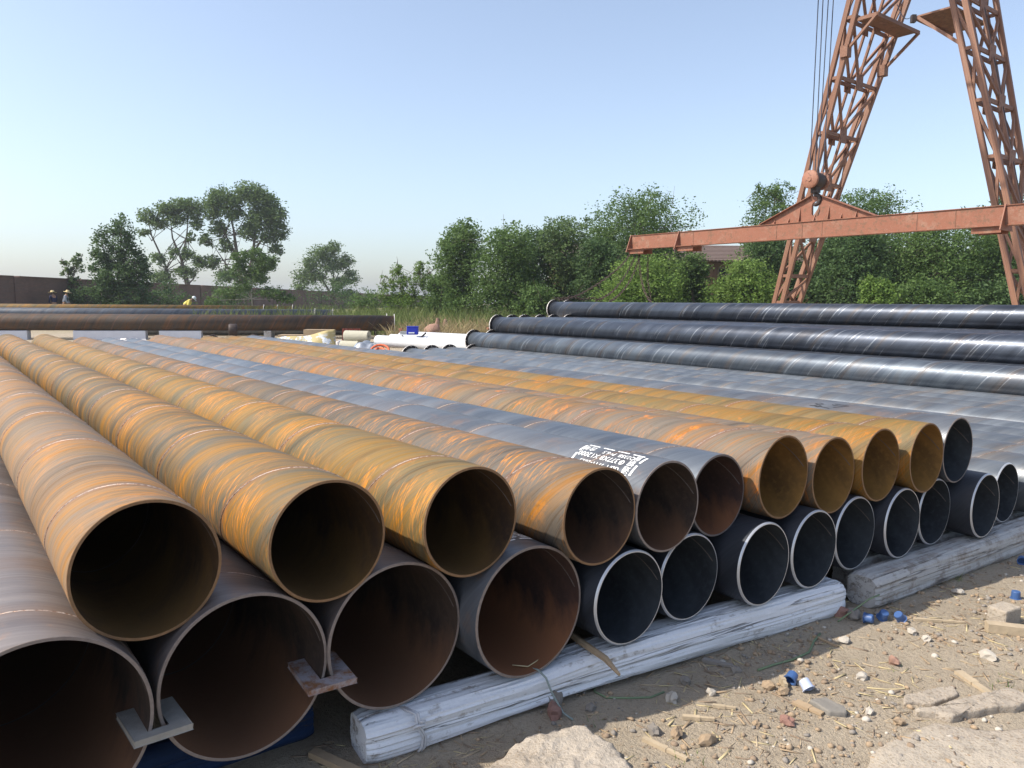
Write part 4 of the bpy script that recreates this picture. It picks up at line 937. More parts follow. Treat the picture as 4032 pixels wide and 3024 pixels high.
for i, (x, y, w, h, mt, lab) in enumerate([(-31.2 + 4.4, 60, 4.5, 2.3, 'leaf_dark', 'dark low growth before the wall between the yellow-shirted person and the columnar tree'), (-22.6, 62, 5.0, 2.1, 'leaf_dark', 'dark low growth before the wall under the largest tree'), (-17.0, 72, 7.0, 2.3, 'leaf_dark', 'dark low growth before the wall under the airy round tree'), (-27.9, 50.5, 2.6, 1.9, 'leaf_dark', 'low dark shrub against the wall behind the two people in straw hats'), (-9.6, 52, 3.2, 1.3, 'leaf', 'low green growth in the weeds at the end of the wall')]):
    tree('shrub', lab, x, y, auto_lobes(rg, w, h, 1.6, 6, .1), [[(0, 0, 0, .05), (.1, 0, h * .5, .03), (0, 0, h * .8, .01)]], 2600, .16, mt, 90 + i, 'shrub', 'low growth along the wall', spread=.16)
# dense belt on the right
g = 'dense trees behind the flanged pipes'
RT = [(-2.7, 42, 3.1, 5.1, 10, 'leaf', 7000, 'leftmost tree of the dense belt, rounded crown beside the feathery bush'),
 (-.1, 40, 3.5, 4.8, 10, 'leaf', 7000, 'second tree of the dense belt, above the middle flanged pipes'),
 (2.9, 43, 3.3, 5.4, 10, 'leaf_grey', 6500, 'greyer tree with two pointed tops left of the lifting beam'),
 (7.4, 45, 6.2, 6.9, 16, 'leaf', 14000, 'tall broad tree rising behind the left end of the lifting beam'),
 (5.9, 36, 4.0, 3.3, 9, 'leaf_bright', 7000, 'bright green bush behind the hanging chains'),
 (8.45, 37, 2.0, 3.4, 6, 'leaf', 3600, 'narrow bush left of the brick pillar of the building'),
 (10.6, 35, 3.0, 3.1, 8, 'leaf_bright', 5500, 'bright bush in front of the building, left of the crane leg'),
 (15.3, 46, 3.6, 7.5, 9, 'leaf', 6000, 'tree showing over the left slope of the triangular beam plate'),
 (20.4, 46, 5.4, 7.15, 14, 'leaf', 12000, 'tallest tree of the belt, right behind the hook'),
 (16.5, 38, 4.8, 4.8, 11, 'leaf_dark', 9500, 'dark leafy tree just right of the left crane leg under the beam'),
 (20.7, 38, 5.4, 5.2, 12, 'leaf', 10500, 'dense tree under the beam between the two crane legs'),
 (25.9, 40, 5.4, 6.8, 13, 'leaf_dark', 11000, 'darkest broad-leaved tree beside the right crane leg'),
 (15.8, 34, 1.7, 2.5, 5, 'leaf_bright', 2600, 'small bright bush at the foot of the belt between the crane legs'),
 (4.6, 40, 3.0, 4.2, 7, 'leaf_dark', 4500, 'dark tree in the gap behind the bright bush and the hanging chains'),
 (12.9, 39, 3.0, 4.6, 7, 'leaf_dark', 4500, 'shaded tree directly behind the left crane leg below the beam'),
 (23.6, 37, 3.2, 4.6, 8, 'leaf', 5000, 'mid green tree left of the right crane leg, lower than its neighbours'),
 (1.25, 44, 3.0, 4.9, 8, 'leaf_dark', 5000, 'shaded tree filling the gap between the second and the greyer tree'),
 (5.0, 46, 3.0, 5.4, 8, 'leaf', 5000, 'tree filling the gap between the greyer tree and the tall broad one'),
 (-4.1, 44, 2.2, 2.6, 6, 'leaf', 3200, 'low tree leaning out at the left foot of the dense belt'),
 (29.8, 41, 4.5, 5.6, 8, 'leaf', 5000, 'tree at the right edge of the belt, beyond the right crane leg'),
 (1.3, 38, 2.6, 2.0, 6, 'leaf', 3000, 'low bush at the foot of the belt left of the slack chain heap'),
 (18.6, 35, 3.2, 2.4, 6, 'leaf', 4200, 'low bush at the foot of the belt under the hook'),
 (22.4, 34.5, 3.4, 2.4, 6, 'leaf_dark', 4200, 'low dark bush at the foot of the belt near the right crane leg')]
for i, (x, y, w, h, nl, mt, cnt, lab) in enumerate(RT):
    w *= 1.16; h *= 1.10; cnt = int(cnt * 3.0); nl = int(nl * 1.4)
    r_ = np.random.default_rng(200 + i); lb = auto_lobes(r_, w, h, w * .7, nl, .03)
    if i == 2: lb += [((-.75, 0, h - .55), (.5, .5, .6)), ((.85, 0, h - .5), (.45, .45, .6))]
    if i in (7, 8, 3): lb += [((w * .38, 0, h * .72), (w * .14, .5, .6)), ((-w * .2, 0, h * .93), (.7, .6, .5)), ((w * .1, 0, h * .96), (.8, .7, .5))]
    tree('bush' if h < 4 else 'tree', lab, x, y, lb, [[(0, 0, 0, .05 + .02 * h), (.1, 0, h * .4, .03 + .012 * h), (-.1, 0, h * .8, .02)]], cnt, .125 if mt != 'leaf_dark' else .14, mt, 300 + i, 'bush' if h < 4 else 'tree', g, spread=.17, clump=24, shell=.6, aspect=.6)

# brick building behind the belt
M['brick_orange'] = simple('brick_orange', (.36, .20, .125), .9, 0, .25, 3)
M['tile'] = simple('roof_tile', (.17, .125, .11), .85, 0, .3, 5)
M['glass_dark'] = simple('dark_glass', (.03, .035, .04), .15, 0, .2, 2, .6)
bd = empty('brick_building', (2.5, 49.5, .3)); tag(bd, 'low orange brick building with a tiled roof half hidden behind the trees', 'building')
BW = 26.0
m = MB(); m.box((BW / 2, 2.5, 1.9), (BW, 5.0, 4.0)); m.build('wall', M['brick_orange'], bd)
for i in range(9):
    m = MB(); m.box((.45 + i * 3.15, -.12, 1.9), (.55, .24, 4.0)); m.build('pillar', M['brick_orange'], bd)
    if i < 8:
        m = MB(); m.box((2.02 + i * 3.15, -.02, 2.7), (1.9, .08, 1.7)); wv = m.build('window', M['wood_plain'], bd)
        m = MB(); m.box((2.02 + i * 3.15, -.065, 2.7), (1.7, .03, 1.5)); m.build('pane', M['glass_dark'], wv)
rows = 11
for i in range(rows):
    a0, a1 = i / rows, (i + 1) / rows; y0, z0_ = -.55 + a0 * 3.05, 3.95 + a0 * 1.15; y1, z1 = -.55 + a1 * 3.05 + .05, 3.95 + a1 * 1.15
    m = MB(); m.add([(-.4, y0, z0_ + .05), (BW + .4, y0, z0_ + .05), (BW + .4, y1, z1 + .01), (-.4, y1, z1 + .01), (-.4, y0, z0_), (BW + .4, y0, z0_)], [(0, 1, 2, 3), (4, 5, 1, 0)])
    m.build('tile_course', M['tile'], bd)
m = MB(); m.add([(-.4, 5.55, 3.95), (-.4, 2.5, 5.1), (BW + .4, 2.5, 5.1), (BW + .4, 5.55, 3.95)], [(0, 1, 2, 3)]); m.build('roof_back', M['tile'], bd)
m = MB()
for i in range(110): m.box((-.3 + i * .243, -.60, 3.94), (.13, .10, .11))
o = m.build('tile_ends', M['tile'], bd); tag(o, kind='stuff')

# ------------------------------------------------------------------ weeds, grass and rubbish between the piles
def blades(rng, n, region, hmin, hmax, wid, lean, ground=True, dens=None):
    x0, x1, y0, y1 = region; V = np.zeros((n, 6, 3)); cnt = 0
    while cnt < n:
        x = x0 + (x1 - x0) * rng.random(); y = y0 + (y1 - y0) * rng.random()
        if dens and rng.random() > dens(x, y): continue
        h = (hmin + (hmax - hmin) * rng.random() ** 1.6); a = rng.random() * 6.283; l = lean * (.3 + rng.random()) * h; b = rng.random() * 6.283
        z = gh(x, y) - .02; dx, dy = math.cos(a) * l, math.sin(a) * l; wx, wy = math.cos(b) * wid, math.sin(b) * wid
        V[cnt] = [(x - wx, y - wy, z), (x + wx, y + wy, z), (x + dx * .35 - wx * .8, y + dy * .35 - wy * .8, z + h * .6), (x + dx * .35 + wx * .8, y + dy * .35 + wy * .8, z + h * .6), (x + dx, y + dy, z + h), (x + dx * 1.02, y + dy * 1.02, z + h)]
        cnt += 1
    F = np.array([[0, 1, 3, 2], [2, 3, 5, 4]]); f = (np.arange(n)[:, None, None] * 6 + F[None]).reshape(-1, 4)
    return V.reshape(-1, 3), f
M['grass'] = mat_leaf('grass_green', (.10, .15, .04), (.20, .24, .08), (.24, .25, .10))
M['straw'] = mat_leaf('grass_dry', (.30, .24, .12), (.42, .34, .19), (.36, .28, .15))
rng = np.random.default_rng(11)
def ndens(sx, sy, off): return lambda x, y: max(0.0, min(1.0, .5 + 1.4 * mnoise.noise(Vector((x * sx, y * sy, off)))))
v, f = blades(rng, 9000, (-13.5, 0.5, 31, 46), .35, 1.15, .02, .35, dens=ndens(.35, .35, 1)); tag(obj('tall_grass', fast_mesh('tall_grass', v, f, [M['grass']])), 'tall green grass between the crosswise pipes and the dense trees', 'grass', kind='stuff')
v, f = blades(rng, 6500, (-4.2, 1.5, 24.5, 36), .2, .85, .016, .7, dens=ndens(.5, .5, 4)); tag(obj('dry_weeds', fast_mesh('dry_weeds', v, f, [M['straw']])), 'dry straw-coloured weeds left of the flanged pipes', 'weeds', kind='stuff')
v, f = blades(rng, 5000, (0, 30, 30, 37), .2, .9, .02, .4, dens=ndens(.4, .4, 9)); tag(obj('grass', fast_mesh('grass', v, f, [M['grass']])), 'green grass along the foot of the dense trees', 'grass', kind='stuff')
# ------------------------------------------------------------------ people beyond the crosswise pipes
M['skin'] = simple('skin', (.36, .20, .13), .6, 0, .1, 8)
M['navy'] = simple('navy_cloth', (.018, .022, .07), .85, 0, .2, 9); M['greycloth'] = simple('grey_cloth', (.30, .32, .37), .85, 0, .2, 9)
M['yellow'] = simple('yellow_cloth', (.72, .62, .16), .8, 0, .1, 9); M['trousers'] = simple('dark_trousers', (.05, .05, .06), .85, 0, .2, 9)
M['straw_hat'] = simple('straw_hat', (.58, .46, .24), .85, 0, .15, 40); M['helmet'] = simple('helmet', (.62, .66, .68), .35, 0, .05, 9); M['dark_vest'] = simple('dark_vest', (.04, .055, .05), .85)
M['hair'] = simple('hair', (.012, .01, .01), .6)
def skin_mesh(name, verts, edges, rad, mat, parent, sub=2, root=0):
    me = bpy.data.meshes.new(name); me.from_pydata(verts, edges, []); me.materials.append(mat)
    o = obj(name, me, parent); sm = o.modifiers.new('skin', 'SKIN'); sm.use_smooth_shade = True
    for i, r_ in enumerate(rad): d = me.skin_vertices[0].data[i]; d.radius = (r_, r_ * .8) if isinstance(r_, float) else r_; d.use_root = (i == root)
    ss = o.modifiers.new('sub', 'SUBSURF'); ss.levels = sub; ss.render_levels = sub
    return o
def person(label, x, y, rz, H, bend, shirt, hat, vest=False, armf=.5):
    """standing or stooping figure; bend = forward lean in degrees; local +Y is forward"""
    p = empty('person', (x, y, gh(x, y)), rz); tag(p, label, 'person')
    k = H / 1.7; hip = Vector((0, 0, .92 * k)); cb, sb = math.cos(R(bend)), math.sin(R(bend))
    def T(sx, up, fwd=0): return tuple(hip + Vector((sx * k, (up * sb + fwd * cb) * k, (up * cb - fwd * sb) * k)))
    sh = T(0, .50); neck = T(0, .57); head = T(0, .69, .03 + .04 * sb)
    V = [tuple(hip), T(0, .22), T(0, .44), neck, T(0, .64, .02), head, T(0, .78, .03)]
    E_ = [(i, i + 1) for i in range(6)]; rd = [.15 * k, .14 * k, .15 * k, .055 * k, .07 * k, .098 * k, .075 * k]
    for s_ in (-1, 1):
        b = len(V); V += [T(s_ * .19, .47), T(s_ * .23, .20, .06 + .2 * sb), T(s_ * .20, .02, .24 + .3 * armf * sb), T(s_ * .19, -.06, .30 + .34 * armf * sb)]
        E_ += [(2, b), (b, b + 1), (b + 1, b + 2), (b + 2, b + 3)]; rd += [.062 * k, .048 * k, .036 * k, .04 * k]
        b = len(V); V += [tuple(hip + Vector((s_ * .09 * k, 0, -.06 * k))), tuple(hip + Vector((s_ * .10 * k, .03 + .06 * sb, -.46 * k))), tuple(hip + Vector((s_ * .10 * k, -.02, -.86 * k))), tuple(hip + Vector((s_ * .10 * k, .12, -.89 * k)))]
        E_ += [(0, b), (b, b + 1), (b + 1, b + 2), (b + 2, b + 3)]; rd += [.095 * k, .07 * k, .045 * k, .035 * k]
    skin_mesh('body', V, E_, rd, M['skin'], p)
    V2 = [tuple(hip), T(0, .22), T(0, .46), T(0, .52)]; E2 = [(0, 1), (1, 2), (2, 3)]; r2 = [.172 * k, .162 * k, .17 * k, .09 * k]
    for s_ in (-1, 1):
        b = len(V2); V2 += [T(s_ * .19, .47), T(s_ * .23, .21, .055 + .19 * sb), T(s_ * .205, .05, .2 + .26 * armf * sb)]; E2 += [(2, b), (b, b + 1), (b + 1, b + 2)]; r2 += [.08 * k, .064 * k, .052 * k]
    skin_mesh('shirt', V2, E2, r2, M[shirt], p)
    if vest: skin_mesh('vest', [T(0, -.02, .03), T(0, .22, .04), T(0, .44, .04)], [(0, 1), (1, 2)], [(.165 * k, .165 * k), (.165 * k, .165 * k), (.15 * k, .15 * k)], M['dark_vest'], p)
    V3 = [tuple(hip + Vector((0, 0, .02)))]; E3 = []; r3 = [.165 * k]
    for s_ in (-1, 1):
        b = len(V3); V3 += [tuple(hip + Vector((s_ * .09 * k, 0, -.08 * k))), tuple(hip + Vector((s_ * .10 * k, .03 + .06 * sb, -.46 * k))), tuple(hip + Vector((s_ * .10 * k, -.02, -.84 * k)))]; E3 += [(0, b), (b, b + 1), (b + 1, b + 2)]; r3 += [.11 * k, .085 * k, .065 * k]
    skin_mesh('trousers', V3, E3, r3, M['trousers'], p)
    hv_ = Vector(head) + Vector((0, .01, .045 * k)); Mh = Matrix.Rotation(-R(bend * .9), 3, 'X')
    m = MB()
    if hat == 'straw': m.lathe([(.0, .12), (.075, .118), (.10, .09), (.11, .03), (.115, .015), (.235, -.01), (.235, -.018), (.11, .005), (.0, .0)], 24, hv_, Mh); m.build('straw_hat', M['straw_hat'], p, True)
    else:
        m.lathe([(.0, .135), (.06, .128), (.105, .09), (.128, .03), (.132, -.02), (.126, -.02), (.11, .02), (.0, .05)], 24, hv_, Mh)
        m.box(tuple(hv_ + Mh @ Vector((0, .15, -.01))), (.18, .10, .012), Mh); m.build('helmet', M['helmet'], p, True)
    m = MB(); c = Vector(head); Mr = Mh
    for s_ in (-1, 1): m.lathe([(0, -.012), (.011, -.006), (.011, .006), (0, .012)], 8, c + Mr @ Vector((s_ * .034, .088, .02)), Mr)
    m.build('eyes', M['hair'], p); m = MB(); m.bar(c + Mr @ Vector((0, .09, .02)), c + Mr @ Vector((0, .118, -.02)), .022, .02); m.build('nose', M['skin'], p)
    m = MB(); m.lathe([(.099, -.05), (.104, .0), (.10, .05)], 16, c + Mr @ Vector((0, -.012, .0)), Mr); m.build('hair', M['hair'], p, True)
    return p
person('person in a straw hat and navy shirt, left of the other straw hat', -28.0, 47.2, R(60), 1.58, 8, 'navy', 'straw')
person('person in a wide straw hat, grey sleeves and dark vest, right of the navy shirt', -27.15, 46.8, R(-75), 1.64, 14, 'greycloth', 'straw', True)
person('person in a yellow shirt and pale helmet stooping over the far pipes', -19.15, 45.0, R(-80), 1.62, 52, 'yellow', 'helmet')

# ------------------------------------------------------------------ clutter between the stack and the crosswise pipes
def mat_tarp():
    k = NT('tarpaulin'); n1 = k.noise(k.tc, 3.2, 5, .65); n2 = k.noise(k.tc, 9.0, 3, .6); x, y, z = k.sep(k.tc)
    pr = k.m('MULTIPLY', step(k, n1, .49, .53), k.m('MULTIPLY', k.m('SUBTRACT', .52, z), 6.0, clamp=True), clamp=True)
    c = k.mix(pr, (.42, .34, .16), k.mix(step(k, n2, .4, .6), (.72, .74, .76), (.40, .50, .62)))
    return k.fin(c, .6, 0, .3)
M['tarp'] = mat_tarp()
def at_tarp():
    V = []; F = []; nxx, nzz = 28, 8
    p0, p1 = Vector((-7.35, 24.0, 0)), Vector((-5.55, 24.0, 0))
    for i in range(nxx + 1):
        a = i / nxx; top = .34 + .26 * a ** 1.4 + .03 * math.sin(a * 9); p = p0.lerp(p1, a)
        for j in range(nzz + 1):
            b = j / nzz; g = gh(p.x, p.y); bot = g + .22 * (1 - a) * (1 - a) + .005; z = bot + (top - bot) * (1 - b)
            fold = .10 * math.sin(a * 14 + b * 2) * b + (.35 * max(0, a - .88) / .12)
            V.append((p.x + (0 if a < .9 else .06 * b), p.y - .05 - .25 * b + fold * .5, z))
        if i:
            for j in range(nzz): F.append(((i - 1) * (nzz + 1) + j, i * (nzz + 1) + j, i * (nzz + 1) + j + 1, (i - 1) * (nzz + 1) + j + 1))
    o = obj('tarpaulin', mesh('tarpaulin', V, F, [M['tarp']], True)); md = o.modifiers.new('s', 'SOLIDIFY'); md.thickness = .006
    tag(o, 'yellowish printed tarpaulin draped slantwise beyond the pipes', 'tarpaulin')
    m = MB(); m.box((-6.5, 24.35, .22), (1.7, .5, .42)); m.box((-6.1, 24.35, .5), (.9, .45, .2)); tag(m.build('crate', M['wood_plain']), 'wooden crate under the yellowish tarpaulin', 'crate')
at_tarp()
M['redsheet'] = simple('red_sheet', (.19, .045, .03), .7, 0, .3, 6)
m = MB()
for i in range(7): m.box((-5.42 + i * .085, 24.7, gh(-5, 24.7) + .30), (.06, .05 + .03 * (i % 2), .62))
m.box((-5.17, 24.73, gh(-5, 24.7) + .30), (.6, .02, .60)); tag(m.build('corrugated_sheet', M['redsheet']), 'upright dark red corrugated sheet right of the tarpaulin', 'sheet')
M['felt'] = simple('beige_felt', (.40, .38, .30), .9, 0, .15, 7)
for i, (x, y, z, L, lab) in enumerate([(-4.75, 22.6, .20, .55, 'rolled beige mat on the ground, left one under the upper roll'), (-4.35, 22.9, .17, .6, 'rolled beige mat on the ground with a dark open end'), (-4.55, 22.7, .50, .75, 'rolled beige mat lying on top of the other two rolls')]):
    m = MB(); m.lathe([(.05, 0), (.16, 0), (.165, .03), (.16, L), (.05, L), (.05, 0)], 22, M=Matrix(((0, 0, 1), (0, 1, 0), (-1, 0, 0))))
    for q in (.07, .1, .13): m.lathe([(q, -.004), (q + .012, -.004)], 22, M=Matrix(((0, 0, 1), (0, 1, 0), (-1, 0, 0))))
    o = m.build('mat_roll', M['felt'], smooth=False); o.location = (x - L / 2, y, z + gh(x, y)); o.rotation_euler = (0, 0, R(-14)); tag(o, lab, 'mat roll', 'rolled beige mats')
M['silver'] = simple('silver_sheet', (.55, .56, .56), .3, .8, .15, 5)
V = []; F = []; nn = 18
for i in range(nn + 1):
    for j in range(nn + 1):
        a, b = i / nn * 2 - 1, j / nn * 2 - 1; r_ = min(1, math.hypot(a, b)); h = .38 * (1 - r_ ** 2.2) * (1 + .35 * mnoise.noise(Vector((a * 2.6, b * 2.6, 4)))) + .02
        V.append((-4.02 + a * .5, 20.9 + b * .45, gh(-4, 20.9) + max(.012, h)))
    if i:
        for j in range(nn): F.append(((i - 1) * (nn + 1) + j, i * (nn + 1) + j, i * (nn + 1) + j + 1, (i - 1) * (nn + 1) + j + 1))
o = obj('foil_bundle', mesh('foil_bundle', V, F, [M['silver']], True)); o.modifiers.new('s', 'SOLIDIFY').thickness = .01; tag(o, 'crumpled silvery bundle beside the beige mat rolls', 'bundle')
M['orange_strap'] = simple('orange_strap', (.52, .13, .06), .7, 0, .2, 9)
m = MB()
for i, (r1, r2, h, ph) in enumerate([(.24, .14, .30, 0), (.17, .20, .22, 1), (.28, .12, .12, 2)]):
    m.tube([(-3.50 + r1 * math.cos(t + ph), 20.3 + r2 * math.sin(t), .05 + h * (.5 + .5 * math.sin(t * 1.0 + ph))) for t in [2 * math.pi * q / 16 for q in range(17)]], .035, 6, cap=False)
tag(m.build('sling', M['orange_strap'], smooth=True), 'orange lifting sling in loops by the white pipes', 'sling')
m = MB()
rr = random.Random(5)
for i in range(4): m.tube([(-3.35 + .17 * q + rr.uniform(-.05, .05), 20.1 - .05 * i + rr.uniform(-.06, .06), .04 + .10 * abs(math.sin(q * 1.1 + i))) for q in range(7)], .016, 5)
tag(m.build('hose', M['rope'], smooth=True), 'tangled black hose beside the orange sling', 'hose')
m = MB(); m.bar((-2.9, 20.4, .12), (-2.35, 20.9, .66), .035); m.bar((-3.0, 20.9, .58), (-2.3, 20.5, .14), .035); m.bar((-2.65, 20.65, .02), (-2.65, 20.65, .4), .03); tag(m.build('iron_stand', M['dark_iron']), 'crossed dark iron bars standing before the white pipes', 'stand')
M['bluebox'] = simple('blue_plastic', (.015, .03, .36), .5, 0, .1, 8); M['paint_white2'] = M['paint_white']
bx = empty('blue_box', (-2.72, 21.0, .60)); tag(bx, 'small bright blue box on top of the white pipes', 'box')
m = MB(); m.box((0, 0, .11), (.30, .22, .21)); o = m.build('body', M['bluebox'], bx); bevel(o, .012); m = MB(); m.box((.0, 0, .225), (.31, .23, .02)); m.build('lid', M['bluebox'], bx)
m = MB(); m.box((-.02, -.114, .06), (.16, .006, .03)); m.build('print', M['paint_white'], bx)
m = MB(); m.box((-.25, 0, .05), (.18, .10, .09)); m.build('metal_end', M['silver'], bx)
M['concrete'] = simple('concrete', (.34, .31, .27), .9, 0, .2, 14, bump=.4)
M['pinkstone'] = simple('pink_stone', (.30, .18, .135), .9, 0, .2, 14, bump=.4)
def rock_me(seed, nsub=2, rough=.28, flat=1.0, mat=None):
    b = bmesh.new(); bmesh.ops.create_icosphere(b, subdivisions=nsub, radius=1.0)
    o = Vector((seed * 7.13, seed * 3.7, seed * 1.9))
    for v in b.verts:
        d = v.co.normalized(); n = mnoise.noise(d * 1.3 + o) * rough + mnoise.noise(d * 3.1 + o) * rough * .45 + (mnoise.noise(d * 8 + o) * rough * .12 if nsub > 2 else 0)
        v.co = d * (1 + n); v.co.z *= flat
        v.co.z = max(v.co.z, -.6 * flat)
    me = bpy.data.meshes.new('stone'); b.to_mesh(me); b.free()
    if mat: me.materials.append(mat)
    if nsub > 2: me.polygons.foreach_set('use_smooth', np.ones(len(me.polygons), dtype=bool))
    return me
def rock(name, label, cat, x, y, dims, rz, mat, seed, z=None, group=None, nsub=3, rough=.28, tilt=0):
    o = obj(name, rock_me(seed, nsub, rough, 1.0, M[mat] if isinstance(mat, str) else mat)); o.scale = (dims[0] / 2, dims[1] / 2, dims[2] / 1.5)
    o.location = (x, y, (gh(x, y) if z is None else z) + dims[2] * .36); o.rotation_euler = (tilt, 0, rz); return tag(o, label, cat, group)
m = MB(); m.box((-3.15, 25.0, gh(-3, 25) + .2), (.55, .35, .42)); o = m.build('concrete_block', M['concrete']); bevel(o, .03); tag(o, 'grey concrete block in the dry weeds behind the white pipes', 'block')
rock('brick_lump', 'pinkish broken brick lump in the dry weeds above the blue box', 'rubble', -2.62, 25.4, (.55, .4, .38), .3, 'pinkstone', 3, z=.40)
rock('brick_lump', 'pale pink upright stone in the tall grass, left of a similar one', 'rubble', -3.05, 31.5, (.24, .2, .62), .2, 'pinkstone', 5, z=.22)
rock('brick_lump', 'pale pink upright stone in the tall grass, right of a similar one', 'rubble', -2.74, 31.5, (.25, .2, .58), .5, 'pinkstone', 6, z=.22)
m = MB(); m.tube([(-3.7, 25.6, .15), (-3.7, 25.6, .62)], .07, 10); tag(m.build('extinguisher', M['redsheet'], smooth=True), 'small dark red upright cylinder in the dry weeds behind the white pipes', 'cylinder')
# welding rotator
rt_ = empty('pipe_rotator', (-6.75, 18.6, 0), R(20)); tag(rt_, 'black pipe turning stand with a round roller beyond the far pipe ends', 'stand')
m = MB(); m.lathe([(.0, -.1), (.13, -.1), (.15, -.07), (.15, .07), (.13, .1), (0, .1)], 20, (0, 0, .78), Mx); m.build('roller', M['dark_iron'], rt_, True)
m = MB(); m.box((0, 0, .42), (.16, .2, .5)); m.build('post', M['dark_iron'], rt_)
m = MB(); m.box((0, 0, .08), (1.0, .3, .12)); m.build('base', M['dark_iron'], rt_)
for sx in (-1, 1):
    m = MB(); m.tube([(sx * .15, 0, .45), (sx * .45, 0, .66), (sx * .62, 0, .62), (sx * .66, 0, .2)], .03, 6); m.build('handle', M['dark_iron'], rt_, True)
m = MB(); m.tube([(-.6, 0, .3), (-.9, .1, .2), (-1.2, .0, .15), (-1.5, .2, .1)], .02, 6); m.build('lead', M['rope'], rt_, True)
# white rubble strewn beyond the pipe ends
rng = np.random.default_rng(21); V = []; F = []
for i in range(900):
    x = rng.uniform(-14, -4.2); y = rng.uniform(20, 27.2); s_ = rng.uniform(.03, .13); z = gh(x, y) + s_ * .25
    b = len(V); R_ = Matrix.Rotation(rng.uniform(0, 6.28), 3, 'Z') @ Matrix.Rotation(rng.uniform(-.6, .6), 3, 'X')
    for q in [(x_, y_, z_) for z_ in (-1, 1) for y_ in (-1, 1) for x_ in (-1, 1)]:
        p = R_ @ Vector((q[0] * s_ * rng.uniform(.6, 1), q[1] * s_ * .6, q[2] * s_ * .4)); V.append((x + p.x, y + p.y, z + p.z))
    F += [tuple(b + t for t in f_) for f_ in [(0, 2, 3, 1), (4, 5, 7, 6), (0, 1, 5, 4), (2, 6, 7, 3), (0, 4, 6, 2), (1, 3, 7, 5)]]
M['white_rubble'] = simple('white_rubble', (.66, .64, .63), .8, 0, .3, 2)
tag(obj('rubble', mesh('rubble', V, F, [M['white_rubble']])), 'whitish rubble strewn on the ground beyond the far pipe ends', 'rubble', kind='stuff')
# rusty scrap boards behind the middle flanges
M['scrap'] = simple('rusty_scrap', (.22, .10, .055), .85, 0, .4, 6)
rr = random.Random(3)
for i in range(9):
    x0 = rr.uniform(-.3, 2.2); a = rr.uniform(-.5, .5); L = rr.uniform(.8, 1.6); z = .62 + .12 * i + rr.uniform(-.03, .03); y = 23.6 + rr.uniform(-.3, .3)
    z = min(z, 1.22)
    m = MB(); m.box((0, 0, 0), (L, .22, .05)); o = m.build('scrap_board', M['scrap']); o.location = (x0, y, z - .25); o.rotation_euler = (rr.uniform(-.15, .15), rr.uniform(-.12, .12), a)
    tag(o, 'rusty brown board in the scrap heap behind the middle flanges, %s from the bottom' % ordn[i], 'board', 'scrap boards behind the flanges')
m = MB(); m.box((.9, 23.7, .2), (2.6, .9, .45)); tag(m.build('scrap_bale', M['scrap']), 'rusty bale under the scrap boards behind the flanged pipes', 'bale')

# ------------------------------------------------------------------ foreground ground litter
def mat_conc(name, a, b, stain):
    k = NT(name); n1 = k.noise(k.tc, 4.0, 6, .65); n2 = k.noise(k.tc, 40.0, 4, .7); n3 = k.noise(k.tc, 1.7, 4, .6)
    c = k.mix(n1, a, b); c = k.mix(k.m('MULTIPLY', step(k, n2, .55, .68), .45), c, tuple(v * .55 for v in a)); c = k.mix(k.m('MULTIPLY', step(k, n3, .50, .56), .7), c, stain); ag = k.vor(k.tc, 70.0); c = k.mix(k.m('MULTIPLY', step(k, ag, .30, .18), .35), c, (.50, .45, .39)); n5 = k.noise(k.tc, 14.0, 6, .75); c = k.mix(k.m('MULTIPLY', step(k, n5, .56, .64), .5), c, tuple(v * .6 for v in a))
    k.bump(k.m('ADD', n1, k.m('ADD', n5, k.m('MULTIPLY', n2, .6))), .9, .016); return k.fin(c, .92, 0, .2)
M['conc_near'] = mat_conc('concrete_near', (.33, .275, .215), (.46, .40, .33), (.24, .185, .13))
M['conc_pad'] = mat_conc('concrete_pad', (.29, .24, .18), (.37, .31, .238), (.27, .215, .16))
def slab(name, label, cat, outline, top, bot, mat, seed=1, n=160, relief=.014, dome=.0):
    """irregular flat piece: outline in world xy, noisy rim and uneven top"""
    P = [Vector((*p, 0)) for p in outline]; per = [0]
    for a, b in zip(P, P[1:] + P[:1]): per.append(per[-1] + (b - a).length)
    ring = []
    for i in range(n):
        d = per[-1] * i / n; j = max(q for q in range(len(P)) if per[q] <= d); a, b = P[j], P[(j + 1) % len(P)]; p = a.lerp(b, (d - per[j]) / (per[j + 1] - per[j]))
        nz = Vector((mnoise.noise(p * 9 + Vector((seed, 0, 0))), mnoise.noise(p * 9 + Vector((0, seed, 5))), 0)) * .022 + Vector((mnoise.noise(p * 31 + Vector((seed, 3, 0))), mnoise.noise(p * 31 + Vector((7, seed, 5))), 0)) * .008
        ring.append(p + nz)
    c = sum(ring, Vector()) / n; V = []; F = []; K = 26
    for k in range(K + 1):
        f_ = k / K
        for p in ring:
            q = c.lerp(p, f_); z = top + dome * (1 - f_ * f_) + relief * mnoise.noise(q * 5 + Vector((0, 0, seed))) + relief * .7 * mnoise.noise(q * 14) + relief * .5 * mnoise.noise(q * 38)
            if k == K: z -= .008
            V.append((q.x, q.y, z))
    for k in range(K):
        for i in range(n): F.append((k * n + i, (k + 1) * n + i, (k + 1) * n + (i + 1) % n, k * n + (i + 1) % n))
    for zz, sc_ in ((top * .45 + bot * .55, 1.015), (bot, 1.0)):
        b = len(V); V += [tuple((c + (p - c) * sc_).xy) + (zz,) for p in ring]
        F += [(b - n + i, b + i, b + (i + 1) % n, b - n + (i + 1) % n) for i in range(n)]
    return tag(obj(name, mesh(name, V, F, [mat], True)), label, cat)
